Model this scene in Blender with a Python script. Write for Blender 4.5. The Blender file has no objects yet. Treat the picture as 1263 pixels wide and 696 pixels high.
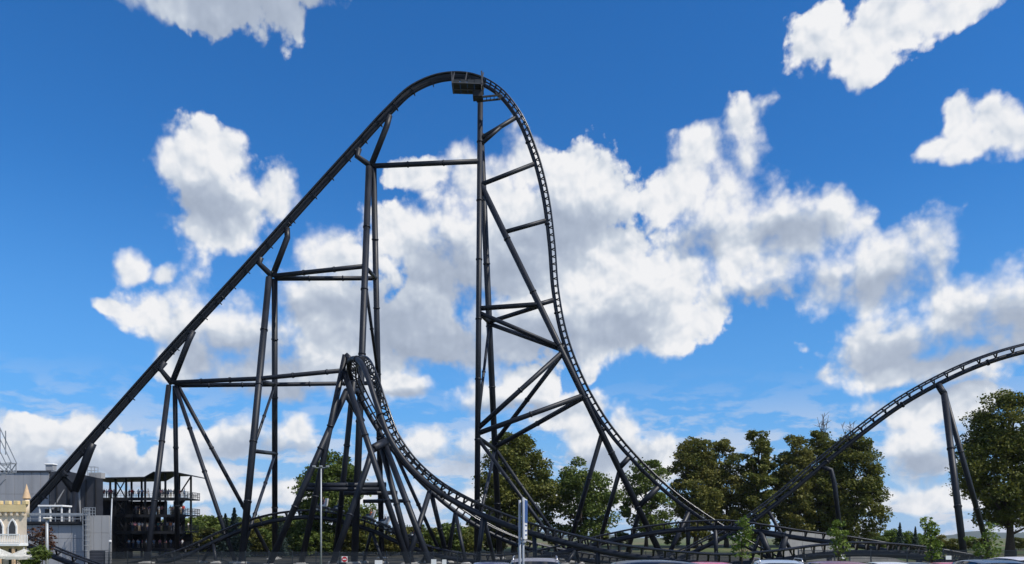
import bpy, bmesh, math, random
import numpy as np
from mathutils import Vector, Matrix

R = math.radians
rng = random.Random(7)
nrng = np.random.default_rng(11)
SC = bpy.context.scene
COL = SC.collection

# ------------------------------------------------------------------ camera
EYE = 2.2            # eye height above the car park
HOR = 664.0          # row of the horizon in the photograph (1263 x 696)
FOC = 1000.0         # focal length in photograph pixels
cam_d = bpy.data.cameras.new('camera')
cam = bpy.data.objects.new('camera', cam_d)
COL.objects.link(cam)
cam.location = (0, 0, EYE)
cam.rotation_euler = (R(90), 0, 0)
cam_d.sensor_width = 36
cam_d.lens = 36 * FOC / 1263
cam_d.shift_y = (HOR - 348) / 1263
cam_d.clip_start = 0.2
cam_d.clip_end = 20000
SC.camera = cam

# ------------------------------------------------------------------ world
SUN_EL, SUN_AZ = 50.0, 118.0       # azimuth measured clockwise from the view direction (+Y)
world = bpy.data.worlds.new('World')
SC.world = world
world.use_nodes = True
WT = world.node_tree
WT.nodes.clear()


class NB:
    """small helper to write node graphs as expressions"""
    def __init__(s, tree): s.t = tree
    def new(s, typ, **kw):
        n = s.t.nodes.new(typ)
        for k, v in kw.items(): setattr(n, k, v)
        return n
    def put(s, sock, v):
        if hasattr(v, 'is_output'): s.t.links.new(v, sock)
        elif v is not None: sock.default_value = v
    def math(s, op, a, b=None, c=None, clamp=False):
        n = s.new('ShaderNodeMath', operation=op); n.use_clamp = clamp
        s.put(n.inputs[0], a)
        if b is not None: s.put(n.inputs[1], b)
        if c is not None: s.put(n.inputs[2], c)
        return n.outputs[0]
    def vec(s, op, a, b=None, c=None, out=0):
        n = s.new('ShaderNodeVectorMath', operation=op)
        s.put(n.inputs[0], a)
        if b is not None: s.put(n.inputs[1], b)
        if c is not None: s.put(n.inputs[2], c)
        return n.outputs[out]
    def noise(s, v, scale, detail=4, rough=0.5, dist=0.0, out=0, dims='3D'):
        n = s.new('ShaderNodeTexNoise', noise_dimensions=dims)
        s.put(n.inputs['Vector'], v)
        n.inputs['Scale'].default_value = scale
        n.inputs['Detail'].default_value = detail
        n.inputs['Roughness'].default_value = rough
        n.inputs['Distortion'].default_value = dist
        return n.outputs[out]
    def mapr(s, v, a, b, c, d, kind='LINEAR'):
        n = s.new('ShaderNodeMapRange', interpolation_type=kind)
        s.put(n.inputs[0], v)
        for i, q in enumerate((a, b, c, d)): s.put(n.inputs[i + 1], q)
        return n.outputs[0]
    def mix(s, f, a, b, blend='MIX'):
        n = s.new('ShaderNodeMix', data_type='RGBA', blend_type=blend)
        s.put(n.inputs[0], f); s.put(n.inputs[6], a); s.put(n.inputs[7], b)
        return n.outputs[2]
    def comb(s, x, y, z):
        n = s.new('ShaderNodeCombineXYZ')
        s.put(n.inputs[0], x); s.put(n.inputs[1], y); s.put(n.inputs[2], z)
        return n.outputs[0]
    def sep(s, v):
        n = s.new('ShaderNodeSeparateXYZ'); s.put(n.inputs[0], v)
        return n.outputs


# cumulus clouds: where the heaps stand in the sky (column, row, half width, half height)
HEAPS = [
    (255, -26, 160, 38), (345, -18, 74, 44), (262, 10, 60, 24),
    (216, 200, 40, 40), (266, 186, 34, 32), (236, 250, 46, 56), (290, 258, 52, 42), (340, 244, 32, 32),
    (164, 326, 24, 20), (204, 340, 16, 12),
    (192, 384, 56, 32), (238, 400, 50, 40), (140, 378, 26, 12), (306, 412, 76, 54), (240, 446, 46, 30), (408, 326, 46, 32), (390, 372, 74, 50),
    (330, 466, 110, 34), (440, 410, 90, 62), (500, 300, 42, 46), (530, 345, 80, 80), (540, 420, 100, 48), (420, 462, 80, 34),
    (596, 226, 48, 44), (648, 208, 42, 34), (704, 224, 48, 36), (748, 248, 46, 44), (660, 300, 115, 84), (600, 330, 86, 86), (752, 318, 56, 52),
    (700, 380, 112, 62), (780, 388, 70, 54), (640, 400, 86, 56), (510, 214, 46, 18),
    (918, 160, 30, 32), (872, 190, 42, 34), (852, 228, 56, 42), (905, 232, 56, 60), (838, 344, 60, 58), (910, 300, 74, 60), (980, 300, 70, 52),
    (1034, 280, 48, 36), (962, 334, 66, 34), (1110, 322, 64, 40), (928, 192, 30, 46), (1082, 334, 84, 44), (1152, 316, 40, 36), (1010, 350, 46, 36), (824, 390, 44, 40),
    (1096, 426, 78, 40), (1180, 398, 72, 50), (1262, 396, 84, 56), (1340, 380, 90, 60), (1160, 448, 140, 22),
    (1020, 40, 46, 34), (1064, 60, 40, 30), (1110, 18, 54, 28), (1185, 0, 50, 20),
    (1150, 184, 34, 14), (1176, 156, 24, 28), (1240, 164, 50, 28), (1190, 180, 50, 18),
    (505, 474, 38, 18), (592, 490, 50, 22), (650, 474, 40, 28), (700, 512, 54, 28), (520, 548, 44, 26), (600, 566, 70, 30), (720, 545, 40, 40), (770, 536, 34, 34), (818, 552, 22, 22), (770, 576, 60, 30),
    (722, 458, 12, 10), (296, 545, 90, 28), (362, 532, 26, 24), (216, 580, 70, 28), (136, 566, 50, 32), (40, 546, 60, 32), (92, 540, 40, 28),
    (60, 588, 120, 26), (1128, 556, 50, 38), (1150, 506, 90, 22), (1108, 508, 40, 18), (1160, 612, 110, 16), (640, 614, 140, 20), (350, 612, 110, 20),
]


def smooth_heaps(nb, q, heaps, soft):
    """soft union of the heaps, 1 in the middle of a heap, 0 at its rim"""
    acc = None
    for cx, cy, rx, ry in heaps:
        a = math.atan((cx - 631.5) / FOC)
        e = math.atan2((HOR - cy) / FOC, math.hypot(1, (cx - 631.5) / FOC))
        sx, sy = FOC / rx / (math.cos(a) ** 2), FOC / ry
        w = nb.vec('MULTIPLY_ADD', q, (sx, sy, 0.0), (-a * sx, -e * sy, 0.0))
        d = nb.vec('LENGTH', w, out=1)
        acc = d if acc is None else nb.math('SMOOTH_MIN', acc, d, soft)
    return nb.math('SUBTRACT', 1.0, acc)


# grey undersides of the heaps, where little sun comes through
SHADED = [(280, -4, 200, 64), (260, 262, 60, 30), (300, 440, 120, 30), (340, 484, 120, 22), (480, 402, 100, 44), (560, 430, 150, 34), (560, 340, 60, 40), (690, 284, 84, 30), (640, 330, 60, 30),
          (640, 420, 100, 30), (760, 410, 70, 26), (1150, 438, 140, 24), (1240, 410, 90, 34), (940, 366, 60, 14), (1090, 352, 90, 20), (570, 580, 120, 20), (330, 560, 100, 18),
          (70, 588, 140, 26), (1140, 576, 70, 18), (620, 506, 80, 12), (1160, 480, 90, 16), (500, 486, 40, 8), (870, 300, 40, 20), (970, 290, 60, 22), (740, 570, 80, 18), (400, 386, 70, 20)]


def build_world():
    nb = NB(WT)
    sky = nb.new('ShaderNodeTexSky', sky_type='NISHITA')
    sky.sun_disc = False
    sky.sun_elevation = R(SUN_EL)
    sky.sun_rotation = R(SUN_AZ)
    sky.altitude = 250
    sky.air_density = 1.0
    sky.dust_density = 0.1
    sky.ozone_density = 1.3
    hs = nb.new('ShaderNodeHueSaturation')
    hs.inputs['Saturation'].default_value = 1.30
    hs.inputs['Value'].default_value = 1.22
    WT.links.new(sky.outputs[0], hs.inputs['Color'])
    blue = nb.mix(1.0, hs.outputs[0], (0.52, 0.94, 1.24, 1), 'MULTIPLY')
    tc = nb.new('ShaderNodeTexCoord')
    x, y, z = nb.sep(tc.outputs['Generated'])
    az = nb.math('ARCTAN2', x, y)
    el = nb.math('ARCSINE', z)
    # pale summer haze low down, the same all round
    blue = nb.mix(nb.mapr(el, 0.0, 0.42, 0.80, 0.0, 'SMOOTHSTEP'), blue, (1.35, 3.75, 8.1, 1))
    blue = nb.mix(nb.mapr(el, 0.0, 0.16, 0.72, 0.0, 'SMOOTHSTEP'), blue, (4.0, 5.7, 7.9, 1))
    p = nb.comb(az, el, 0.0)
    wob = nb.vec('SUBTRACT', nb.noise(p, 9.0, 4, 0.55, out=1, dims='2D'), (0.5, 0.5, 0.5))
    q = nb.vec('MULTIPLY_ADD', wob, (0.042, 0.036, 0.0), p)
    heap = nb.math('MAXIMUM', smooth_heaps(nb, q, HEAPS, 0.22), -0.9)
    # beyond the photographed part of the sky the same kind of heaps go on at random
    far = nb.math('MAXIMUM', nb.mapr(nb.math('ABSOLUTE', az), 0.62, 0.80, 0.0, 1.0, 'SMOOTHSTEP'),
                  nb.mapr(el, 0.64, 0.80, 0.0, 1.0, 'SMOOTHSTEP'))
    gen = nb.mapr(nb.noise(nb.vec('MULTIPLY', q, (1.0, 1.6, 1.0)), 4.2, 2, 0.5, dims='2D'), 0.46, 0.66, -0.5, 0.7)
    hm = nb.new('ShaderNodeMix', data_type='FLOAT')
    nb.put(hm.inputs[0], far); nb.put(hm.inputs[2], heap); nb.put(hm.inputs[3], gen)
    heap = hm.outputs[0]
    f1 = nb.noise(p, 26.0, 6, 0.60, dims='2D')
    # billows: rounded bulges of several sizes
    wb = nb.vec('MULTIPLY_ADD', wob, (0.030, 0.030, 0.0), p)
    def billow(v, detail):
        n = nb.new('ShaderNodeTexVoronoi', feature='SMOOTH_F1', voronoi_dimensions='2D')
        nb.put(n.inputs['Vector'], v); n.inputs['Scale'].default_value = 14.0
        n.inputs['Detail'].default_value = detail; n.inputs['Roughness'].default_value = 0.52; n.inputs['Lacunarity'].default_value = 2.15
        n.inputs['Smoothness'].default_value = 0.55
        return n.outputs['Distance']
    b0 = billow(wb, 3.0)
    b1 = billow(nb.vec('ADD', wb, (0.0045, 0.0095, 0.0)), 3.0)      # a step towards the sun
    d = nb.math('MULTIPLY_ADD', nb.math('SUBTRACT', 0.55, b0), 0.85, heap)
    d0 = nb.math('MULTIPLY_ADD', nb.math('SUBTRACT', f1, 0.5), 1.0, nb.math('ADD', d, 0.38))
    soft = nb.mapr(nb.noise(p, 5.0, 2, 0.5, dims='2D'), 0.38, 0.64, 0.26, 0.90)
    cover = nb.mapr(d0, 0.02, nb.math('ADD', soft, 0.04), 0.0, 1.0, 'SMOOTHSTEP')
    cover = nb.math('MULTIPLY', cover, nb.mapr(el, -0.01, 0.03, 0.0, 1.0))
    relief = nb.math('SUBTRACT', b1, b0)
    fine = nb.math('SUBTRACT', f1, nb.noise(nb.vec('ADD', p, (0.002, 0.005, 0.0)), 26.0, 6, 0.60, dims='2D'))
    pg = nb.vec('MULTIPLY_ADD', wob, (0.05, 0.035, 0.0), p)
    grey = nb.mapr(nb.math('ADD', smooth_heaps(nb, pg, SHADED, 0.4), nb.math('MULTIPLY', nb.math('SUBTRACT', b0, 0.5), 0.5)), -0.36, 0.86, 0.0, 1.0, 'SMOOTHSTEP')
    # thin low banks of far cloud along the whole horizon
    low = nb.noise(nb.vec('MULTIPLY', wb, (1.0, 3.2, 1.0)), 13.0, 6, 0.6, dims='2D')
    low = nb.math('MULTIPLY', nb.mapr(low, 0.44, 0.60, 0.0, 0.90, 'SMOOTHSTEP'), nb.mapr(el, 0.05, 0.21, 1.0, 0.0, 'SMOOTHSTEP'))
    blue = nb.mix(low, blue, (6.9, 7.2, 7.9, 1))
    grey = nb.math('MAXIMUM', grey, nb.math('MULTIPLY', far, nb.mapr(heap, 0.2, 0.9, 0.0, 0.8)))
    body = nb.math('MULTIPLY_ADD', grey, -0.68, 0.90)
    body = nb.math('MULTIPLY_ADD', relief, nb.math('MULTIPLY_ADD', grey, -0.35, 0.72), body)
    body = nb.math('MULTIPLY_ADD', fine, 0.22, body, clamp=True)
    ramp = nb.new('ShaderNodeValToRGB')
    cr = ramp.color_ramp
    cr.elements[0].position = 0.0; cr.elements[0].color = (3.3, 3.9, 5.0, 1)
    cr.elements[1].position = 1.0; cr.elements[1].color = (8.9, 8.95, 9.15, 1)
    e = cr.elements.new(0.30); e.color = (4.3, 4.95, 6.1, 1)
    e = cr.elements.new(0.62); e.color = (5.9, 6.5, 7.4, 1)
    e = cr.elements.new(0.82); e.color = (7.7, 8.0, 8.5, 1)
    WT.links.new(body, ramp.inputs[0])
    col = nb.mix(cover, blue, ramp.outputs[0])
    bg = nb.new('ShaderNodeBackground')
    bg.inputs['Strength'].default_value = 0.10
    WT.links.new(col, bg.inputs['Color'])
    out = nb.new('ShaderNodeOutputWorld')
    WT.links.new(bg.outputs[0], out.inputs['Surface'])


build_world()
world.cycles.sampling_method = 'MANUAL'
world.cycles.sample_map_resolution = 512

sun_d = bpy.data.lights.new('sun', 'SUN')
sun_d.energy = 4.6
sun_d.angle = R(0.5)
sun_d.color = (1.0, 0.95, 0.87)
sun = bpy.data.objects.new('sun', sun_d)
COL.objects.link(sun)
sdir = Vector((math.sin(R(SUN_AZ)) * math.cos(R(SUN_EL)), math.cos(R(SUN_AZ)) * math.cos(R(SUN_EL)), math.sin(R(SUN_EL))))
sun.rotation_euler = sdir.to_track_quat('Z', 'Y').to_euler()
sun.location = sdir * 150

vs = SC.view_settings
vs.view_transform = 'Standard'
vs.look = 'None'
vs.exposure = 0.0
vs.gamma = 1.0
vs.use_curve_mapping = False
SC.render.engine = 'CYCLES'
SC.cycles.use_denoising = True
SC.cycles.max_bounces = 6
SC.cycles.transparent_max_bounces = 16

# ------------------------------------------------------------------ helpers
def sstep(a, b, x):
    t = min(1.0, max(0.0, (x - a) / (b - a)))
    return t * t * (3 - 2 * t)


def ground(x, y):
    z = -1.5 * sstep(36, 80, y) + 2.3 * sstep(150, 235, y)
    return z


def P(px, py, d):
    return Vector(((px - 631.5) / FOC * d, d, EYE + (HOR - py) / FOC * d))


def foot(px, d, sink=0.0):
    x = (px - 631.5) / FOC * d
    return Vector((x, d, ground(x, d) - sink))


def link(o, parent=None):
    COL.objects.link(o)
    if parent is not None: o.parent = parent
    return o


def mesh_obj(name, bm, mat, parent=None, smooth=False):
    me = bpy.data.meshes.new(name)
    bm.to_mesh(me); bm.free()
    if smooth:
        me.polygons.foreach_set('use_smooth', [True] * len(me.polygons))
    for m in (mat if isinstance(mat, (list, tuple)) else [mat]): me.materials.append(m)
    return link(bpy.data.objects.new(name, me), parent)


def share(name, me, parent, loc, rot=(0, 0, 0), scale=(1, 1, 1)):
    o = bpy.data.objects.new(name, me)
    o.location = loc; o.rotation_euler = rot; o.scale = scale
    return link(o, parent)


def tag(o, label=None, cat=None, group=None, kind=None):
    if label: o['label'] = label
    if cat: o['category'] = cat
    if group: o['group'] = group
    if kind: o['kind'] = kind
    return o


def thing(name, label, cat, loc=(0, 0, 0), rotz=0.0, group=None):
    o = bpy.data.objects.new(name, None)
    o.empty_display_size = 0.5
    o.location = loc; o.rotation_euler = (0, 0, rotz)
    link(o)
    return tag(o, label, cat, group)


def box(bm, c, s, rz=0.0, mi=0, bev=0.0):
    M = Matrix.Translation(Vector(c)) @ Matrix.Rotation(rz, 4, 'Z') @ Matrix.Diagonal((s[0], s[1], s[2], 1))
    r = bmesh.ops.create_cube(bm, size=1.0, matrix=M)
    fs = {f for v in r['verts'] for f in v.link_faces}
    for f in fs: f.material_index = mi
    if bev > 0:
        es = {e for v in r['verts'] for e in v.link_edges}
        bmesh.ops.bevel(bm, geom=list(es), offset=bev, segments=1, affect='EDGES')


def prism(bm, pts, axis, a, b):
    """polygon pts in the two other axes, extruded along axis from a to b"""
    def mk(u, v, w):
        return {'x': (w, u, v), 'y': (u, w, v), 'z': (u, v, w)}[axis]
    A = [bm.verts.new(mk(u, v, a)) for u, v in pts]
    B = [bm.verts.new(mk(u, v, b)) for u, v in pts]
    n = len(pts)
    bm.faces.new(A); bm.faces.new(B[::-1])
    for i in range(n):
        bm.faces.new((A[i], B[i], B[(i + 1) % n], A[(i + 1) % n]))
    bmesh.ops.recalc_face_normals(bm, faces=bm.faces[:])


def frame_for(t):
    t = t.normalized()
    a = Vector((0, 0, 1)) if abs(t.z) < 0.9 else Vector((1, 0, 0))
    u = t.cross(a).normalized()
    return u, t.cross(u).normalized()


def tube(bm, pts, r, n=10, caps=True):
    """round tube through points; r a number or a list"""
    rs = r if isinstance(r, (list, tuple)) else [r] * len(pts)
    rings, u = [], None
    for i, p in enumerate(pts):
        if i == 0: t = pts[1] - p
        elif i == len(pts) - 1: t = p - pts[i - 1]
        else: t = (pts[i + 1] - p).normalized() + (p - pts[i - 1]).normalized()
        t = t.normalized()
        if u is None: u, _ = frame_for(t)
        u = (u - t * u.dot(t)).normalized()
        v = t.cross(u)
        rings.append([bm.verts.new(p + (u * math.cos(2 * math.pi * k / n) + v * math.sin(2 * math.pi * k / n)) * rs[i]) for k in range(n)])
    for a, b in zip(rings, rings[1:]):
        for k in range(n):
            f = bm.faces.new((a[k], a[(k + 1) % n], b[(k + 1) % n], b[k])); f.smooth = True
    if caps:
        bm.faces.new(rings[0][::-1]); bm.faces.new(rings[-1])


def bar(bm, a, b, w, h):
    """rectangular bar from a to b"""
    t = (b - a).normalized()
    u, v = frame_for(t)
    q = [[bm.verts.new(p + u * sx * w / 2 + v * sy * h / 2) for sx, sy in ((-1, -1), (1, -1), (1, 1), (-1, 1))] for p in (a, b)]
    for k in range(4):
        bm.faces.new((q[0][k], q[0][(k + 1) % 4], q[1][(k + 1) % 4], q[1][k]))
    bm.faces.new(q[0][::-1]); bm.faces.new(q[1])


# ------------------------------------------------------------------ materials
def material(name, base, rough=0.6, metal=0.0, var=0.25, scale=1.0, bump=0.0, second=None, spec=0.5, detail=5, streak=False):
    m = bpy.data.materials.new(name)
    m.use_nodes = True
    nb = NB(m.node_tree)
    b = m.node_tree.nodes['Principled BSDF']
    tc = nb.new('ShaderNodeTexCoord')
    geo = nb.new('ShaderNodeNewGeometry')
    v = geo.outputs['Position']
    if streak: v = nb.vec('MULTIPLY', v, (1, 1, 0.12))
    n = nb.noise(v, scale, detail, 0.6)
    f = nb.mapr(n, 0.3, 0.7, 0.0, 1.0)
    dark = tuple(c * (1 - var) for c in base) + (1,)
    lite = tuple(min(1, c * (1 + var)) for c in (second or base)) + (1,)
    nb.put(b.inputs['Base Color'], nb.mix(f, dark, lite))
    nb.put(b.inputs['Roughness'], nb.mapr(n, 0.3, 0.7, max(0.03, rough - 0.08), min(1, rough + 0.1)))
    b.inputs['Metallic'].default_value = metal
    b.inputs['Specular IOR Level'].default_value = spec
    if bump:
        bp = nb.new('ShaderNodeBump')
        bp.inputs['Strength'].default_value = bump
        bp.inputs['Distance'].default_value = 0.05
        nb.put(bp.inputs['Height'], nb.noise(v, scale * 6, 4, 0.6))
        nb.put(b.inputs['Normal'], bp.outputs[0])
    return m


def leaf_material(name, c1, c2, c3):
    m = bpy.data.materials.new(name)
    m.use_nodes = True
    nb = NB(m.node_tree)
    t = m.node_tree
    b = t.nodes['Principled BSDF']
    geo = nb.new('ShaderNodeNewGeometry')
    n = nb.noise(geo.outputs['Position'], 0.22, 3, 0.6)
    f = nb.mapr(n, 0.36, 0.66, 0.0, 1.0)
    c = nb.mix(f, c1 + (1,), c2 + (1,))
    rnd = geo.outputs['Random Per Island']
    c = nb.mix(nb.mapr(rnd, 0.55, 1.0, 0.0, 0.75), c, c3 + (1,))
    c = nb.mix(nb.mapr(rnd, 0.0, 0.5, 0.55, 0.0), c, tuple(q * 0.6 for q in c1) + (1,))
    nb.put(b.inputs['Base Color'], c)
    b.inputs['Roughness'].default_value = 0.62
    b.inputs['Specular IOR Level'].default_value = 0.25
    tr = nb.new('ShaderNodeBsdfTranslucent')
    nb.put(tr.inputs['Color'], c)
    mx = nb.new('ShaderNodeMixShader')
    mx.inputs[0].default_value = 0.30
    t.links.new(b.outputs[0], mx.inputs[1]); t.links.new(tr.outputs[0], mx.inputs[2])
    t.links.new(mx.outputs[0], t.nodes['Material Output'].inputs['Surface'])
    return m


def glass_material(name, tint, rough=0.06):
    m = bpy.data.materials.new(name); m.use_nodes = True
    b = m.node_tree.nodes['Principled BSDF']
    b.inputs['Base Color'].default_value = tint + (1,)
    b.inputs['Roughness'].default_value = rough
    b.inputs['Specular IOR Level'].default_value = 0.7
    return m


M_STEEL = material('dark_painted_steel', (0.0068, 0.0095, 0.0165), 0.50, 0.0, 0.45, 0.22, spec=0.4)
M_RAIL = material('running_rail_steel', (0.012, 0.013, 0.017), 0.28, 0.1, 0.3, 0.7, spec=0.6)
M_TIE = material('dark_tie_steel', (0.008, 0.009, 0.012), 0.5, 0.0, 0.3, 1.0)
M_CONC = material('weathered_concrete', (0.40, 0.385, 0.355), 0.9, 0, 0.25, 0.5, 0.3)
M_PANEL = material('grey_metal_cladding', (0.33, 0.335, 0.35), 0.55, 0.05, 0.18, 0.5, streak=True)
M_PANEL2 = material('light_grey_cladding', (0.34, 0.34, 0.34), 0.6, 0.0, 0.10, 0.6, streak=True)
M_SLATE = material('dark_slate_cladding', (0.035, 0.038, 0.048), 0.6, 0, 0.25, 0.6)
M_BLACK = material('black_steelwork', (0.010, 0.011, 0.014), 0.6, 0, 0.3, 1.0)
M_GALV = material('galvanised_steel', (0.34, 0.36, 0.38), 0.5, 0.4, 0.12, 3.0)
M_WHITE = material('white_paint', (0.78, 0.78, 0.76), 0.5, 0, 0.05, 2.0)
M_CANVAS = material('off_white_canvas', (0.80, 0.78, 0.72), 0.85, 0, 0.06, 2.0)
M_CASTLE = material('cream_render', (0.70, 0.58, 0.44), 0.9, 0, 0.10, 0.8, 0.2)
M_CASTLE2 = material('yellow_render', (0.68, 0.53, 0.28), 0.9, 0, 0.10, 0.8, 0.2)
M_CONE = material('tan_turret_roof', (0.58, 0.40, 0.24), 0.8, 0, 0.12, 3.0)
M_DARKWIN = glass_material('dark_window_glass', (0.02, 0.022, 0.026))
M_BARK = material('rough_bark', (0.055, 0.042, 0.032), 0.95, 0, 0.3, 3.0, 0.5)
M_LEAF = [leaf_material('leaves_olive_green', (0.085, 0.112, 0.020), (0.150, 0.156, 0.028), (0.215, 0.200, 0.042)),
          leaf_material('leaves_turning_brown', (0.092, 0.114, 0.022), (0.172, 0.160, 0.034), (0.230, 0.204, 0.048)),
          leaf_material('leaves_mid_green', (0.076, 0.122, 0.022), (0.125, 0.168, 0.032), (0.190, 0.212, 0.050)),
          leaf_material('leaves_fresh_green', (0.090, 0.150, 0.024), (0.140, 0.205, 0.034), (0.200, 0.245, 0.050)),
          leaf_material('needles_blue_green', (0.045, 0.075, 0.058), (0.075, 0.115, 0.095), (0.110, 0.150, 0.125)),
          leaf_material('leaves_red_brown', (0.075, 0.030, 0.020), (0.110, 0.050, 0.026), (0.13, 0.070, 0.035))]

# ------------------------------------------------------------------ ground
def ground_material():
    m = bpy.data.materials.new('meadow_and_dark_ground'); m.use_nodes = True
    nb = NB(m.node_tree); b = m.node_tree.nodes['Principled BSDF']
    geo = nb.new('ShaderNodeNewGeometry'); p = geo.outputs['Position']
    n1 = nb.noise(p, 0.06, 6, 0.6); n2 = nb.noise(p, 1.7, 5, 0.65)
    grass = nb.mix(nb.mapr(n2, 0.3, 0.7, 0, 1), (0.045, 0.075, 0.016, 1), (0.095, 0.125, 0.030, 1))
    dry = nb.mix(nb.mapr(n2, 0.3, 0.7, 0, 1), (0.10, 0.075, 0.038, 1), (0.19, 0.15, 0.085, 1))
    dark_ground = nb.mix(nb.mapr(n2, 0.3, 0.7, 0, 1), (0.018, 0.016, 0.012, 1), (0.045, 0.042, 0.026, 1))
    xs_ = nb.sep(nb.vec('MULTIPLY_ADD', nb.noise(p, 0.25, 4, 0.6, out=1), (14.0, 14.0, 0.0), p))
    dark_zone = nb.math('MULTIPLY', nb.mapr(xs_[1], 88, 96, 0, 1), nb.mapr(xs_[1], 178, 200, 1, 0))  # band below the coaster where the ground colour is darker
    dark_zone = nb.math('MULTIPLY', dark_zone, nb.mapr(xs_[0], 48, 58, 1, 0))
    meadow = nb.mix(nb.mapr(n1, 0.46, 0.60, 0, 1), grass, dry)
    nb.put(b.inputs['Base Color'], nb.mix(dark_zone, meadow, dark_ground))
    b.inputs['Roughness'].default_value = 0.95
    return m


def build_ground():
    ys = [-300, -100, -30, 0] + [float(v) for v in range(20, 260, 4)] + [300, 400, 600, 1000, 1800, 3200, 6000, 12000]
    xs = [-12000, -6000, -3000, -1500, -700, -350] + [float(v) for v in range(-240, 241, 12)] + [350, 700, 1500, 3000, 6000, 12000]
    bm = bmesh.new()
    g = [[bm.verts.new((x, y, ground(x, y) + (0.10 * math.sin(x * 0.21 + y * 0.13) if 95 < y < 300 else 0))) for x in xs] for y in ys]
    for j in range(len(ys) - 1):
        for i in range(len(xs) - 1):
            bm.faces.new((g[j][i], g[j][i + 1], g[j + 1][i + 1], g[j + 1][i]))
    o = mesh_obj('ground', bm, ground_material(), smooth=True)
    tag(o, kind='structure')
    bm = bmesh.new()
    box(bm, (0, 10, 0.0), (160, 52, 0.012))
    o = mesh_obj('car_park_asphalt', bm, material('asphalt', (0.05, 0.05, 0.052), 0.9, 0, 0.25, 2.0, 0.3))
    tag(o, kind='structure')
    # low wooded hills on the horizon
    bm = bmesh.new()
    prev = None
    for k in range(-70, 71):
        a = R(k * 0.75)
        h = 13 + 8 * math.sin(k * 0.31 + 1) + 5 * math.sin(k * 0.83) + 3 * math.sin(k * 1.9 + 2)
        h = max(3, h) + rng.uniform(-0.8, 0.8)
        cols = []
        for d, z in ((7600, 0.0), (8200, h * 1.8), (8900, h * 2.75), (9500, h * 1.4), (10200, 0.0)):
            cols.append(bm.verts.new((math.sin(a) * d, math.cos(a) * d, z + 0.7)))
        if prev:
            for i in range(4): bm.faces.new((prev[i], cols[i], cols[i + 1], prev[i + 1]))
        prev = cols
    o = mesh_obj('hills', bm, material('wooded_hillside', (0.030, 0.045, 0.022), 1.0, 0, 0.4, 0.01), smooth=True)
    tag(o, kind='structure')


build_ground()

# ------------------------------------------------------------------ coaster track
def catmull(ctrl, step=1.0):
    """ctrl: list of (Vector, up Vector) -> evenly spaced samples"""
    pts, ups = [c[0] for c in ctrl], [c[1] for c in ctrl]
    def cr(a, b, c, d, t):
        # centripetal-like: plain Catmull-Rom with chord scaled tangents
        lab, lbc, lcd = max(1e-6, (b - a).length), max(1e-6, (c - b).length), max(1e-6, (d - c).length)
        m1 = ((b - a) / lab * lbc + (c - b) / lbc * lab) / (lab + lbc) * lbc
        m2 = ((c - b) / lbc * lcd + (d - c) / lcd * lbc) / (lbc + lcd) * lbc
        t2, t3 = t * t, t * t * t
        return b * (2 * t3 - 3 * t2 + 1) + m1 * (t3 - 2 * t2 + t) + c * (-2 * t3 + 3 * t2) + m2 * (t3 - t2)
    P0 = [pts[0] * 2 - pts[1]] + pts + [pts[-1] * 2 - pts[-2]]
    dense, du = [], []
    for i in range(len(pts) - 1):
        for k in range(40):
            t = k / 40
            dense.append(cr(P0[i], P0[i + 1], P0[i + 2], P0[i + 3], t))
            s = t * t * (3 - 2 * t)
            du.append(ups[i] * (1 - s) + ups[i + 1] * s)
    dense.append(pts[-1]); du.append(ups[-1])
    out, acc = [(dense[0], du[0])], 0.0
    for i in range(1, len(dense)):
        acc += (dense[i] - dense[i - 1]).length
        if acc >= step:
            out.append((dense[i], du[i])); acc = 0.0
    return out


def frames(samples, planar=False, tilt=0.0):
    res = []
    n = len(samples)
    for i, (p, u) in enumerate(samples):
        t = (samples[min(n - 1, i + 1)][0] - samples[max(0, i - 1)][0]).normalized()
        if planar: u = t.cross(Vector((0, 1, 0))) + Vector((0, -tilt, 0))
        u = (u - t * u.dot(t)).normalized()
        res.append((p, t, u, t.cross(u).normalized()))
    return res


GA, SPD = 0.55, 1.02      # half gauge, depth of the spine below the rails


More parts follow.
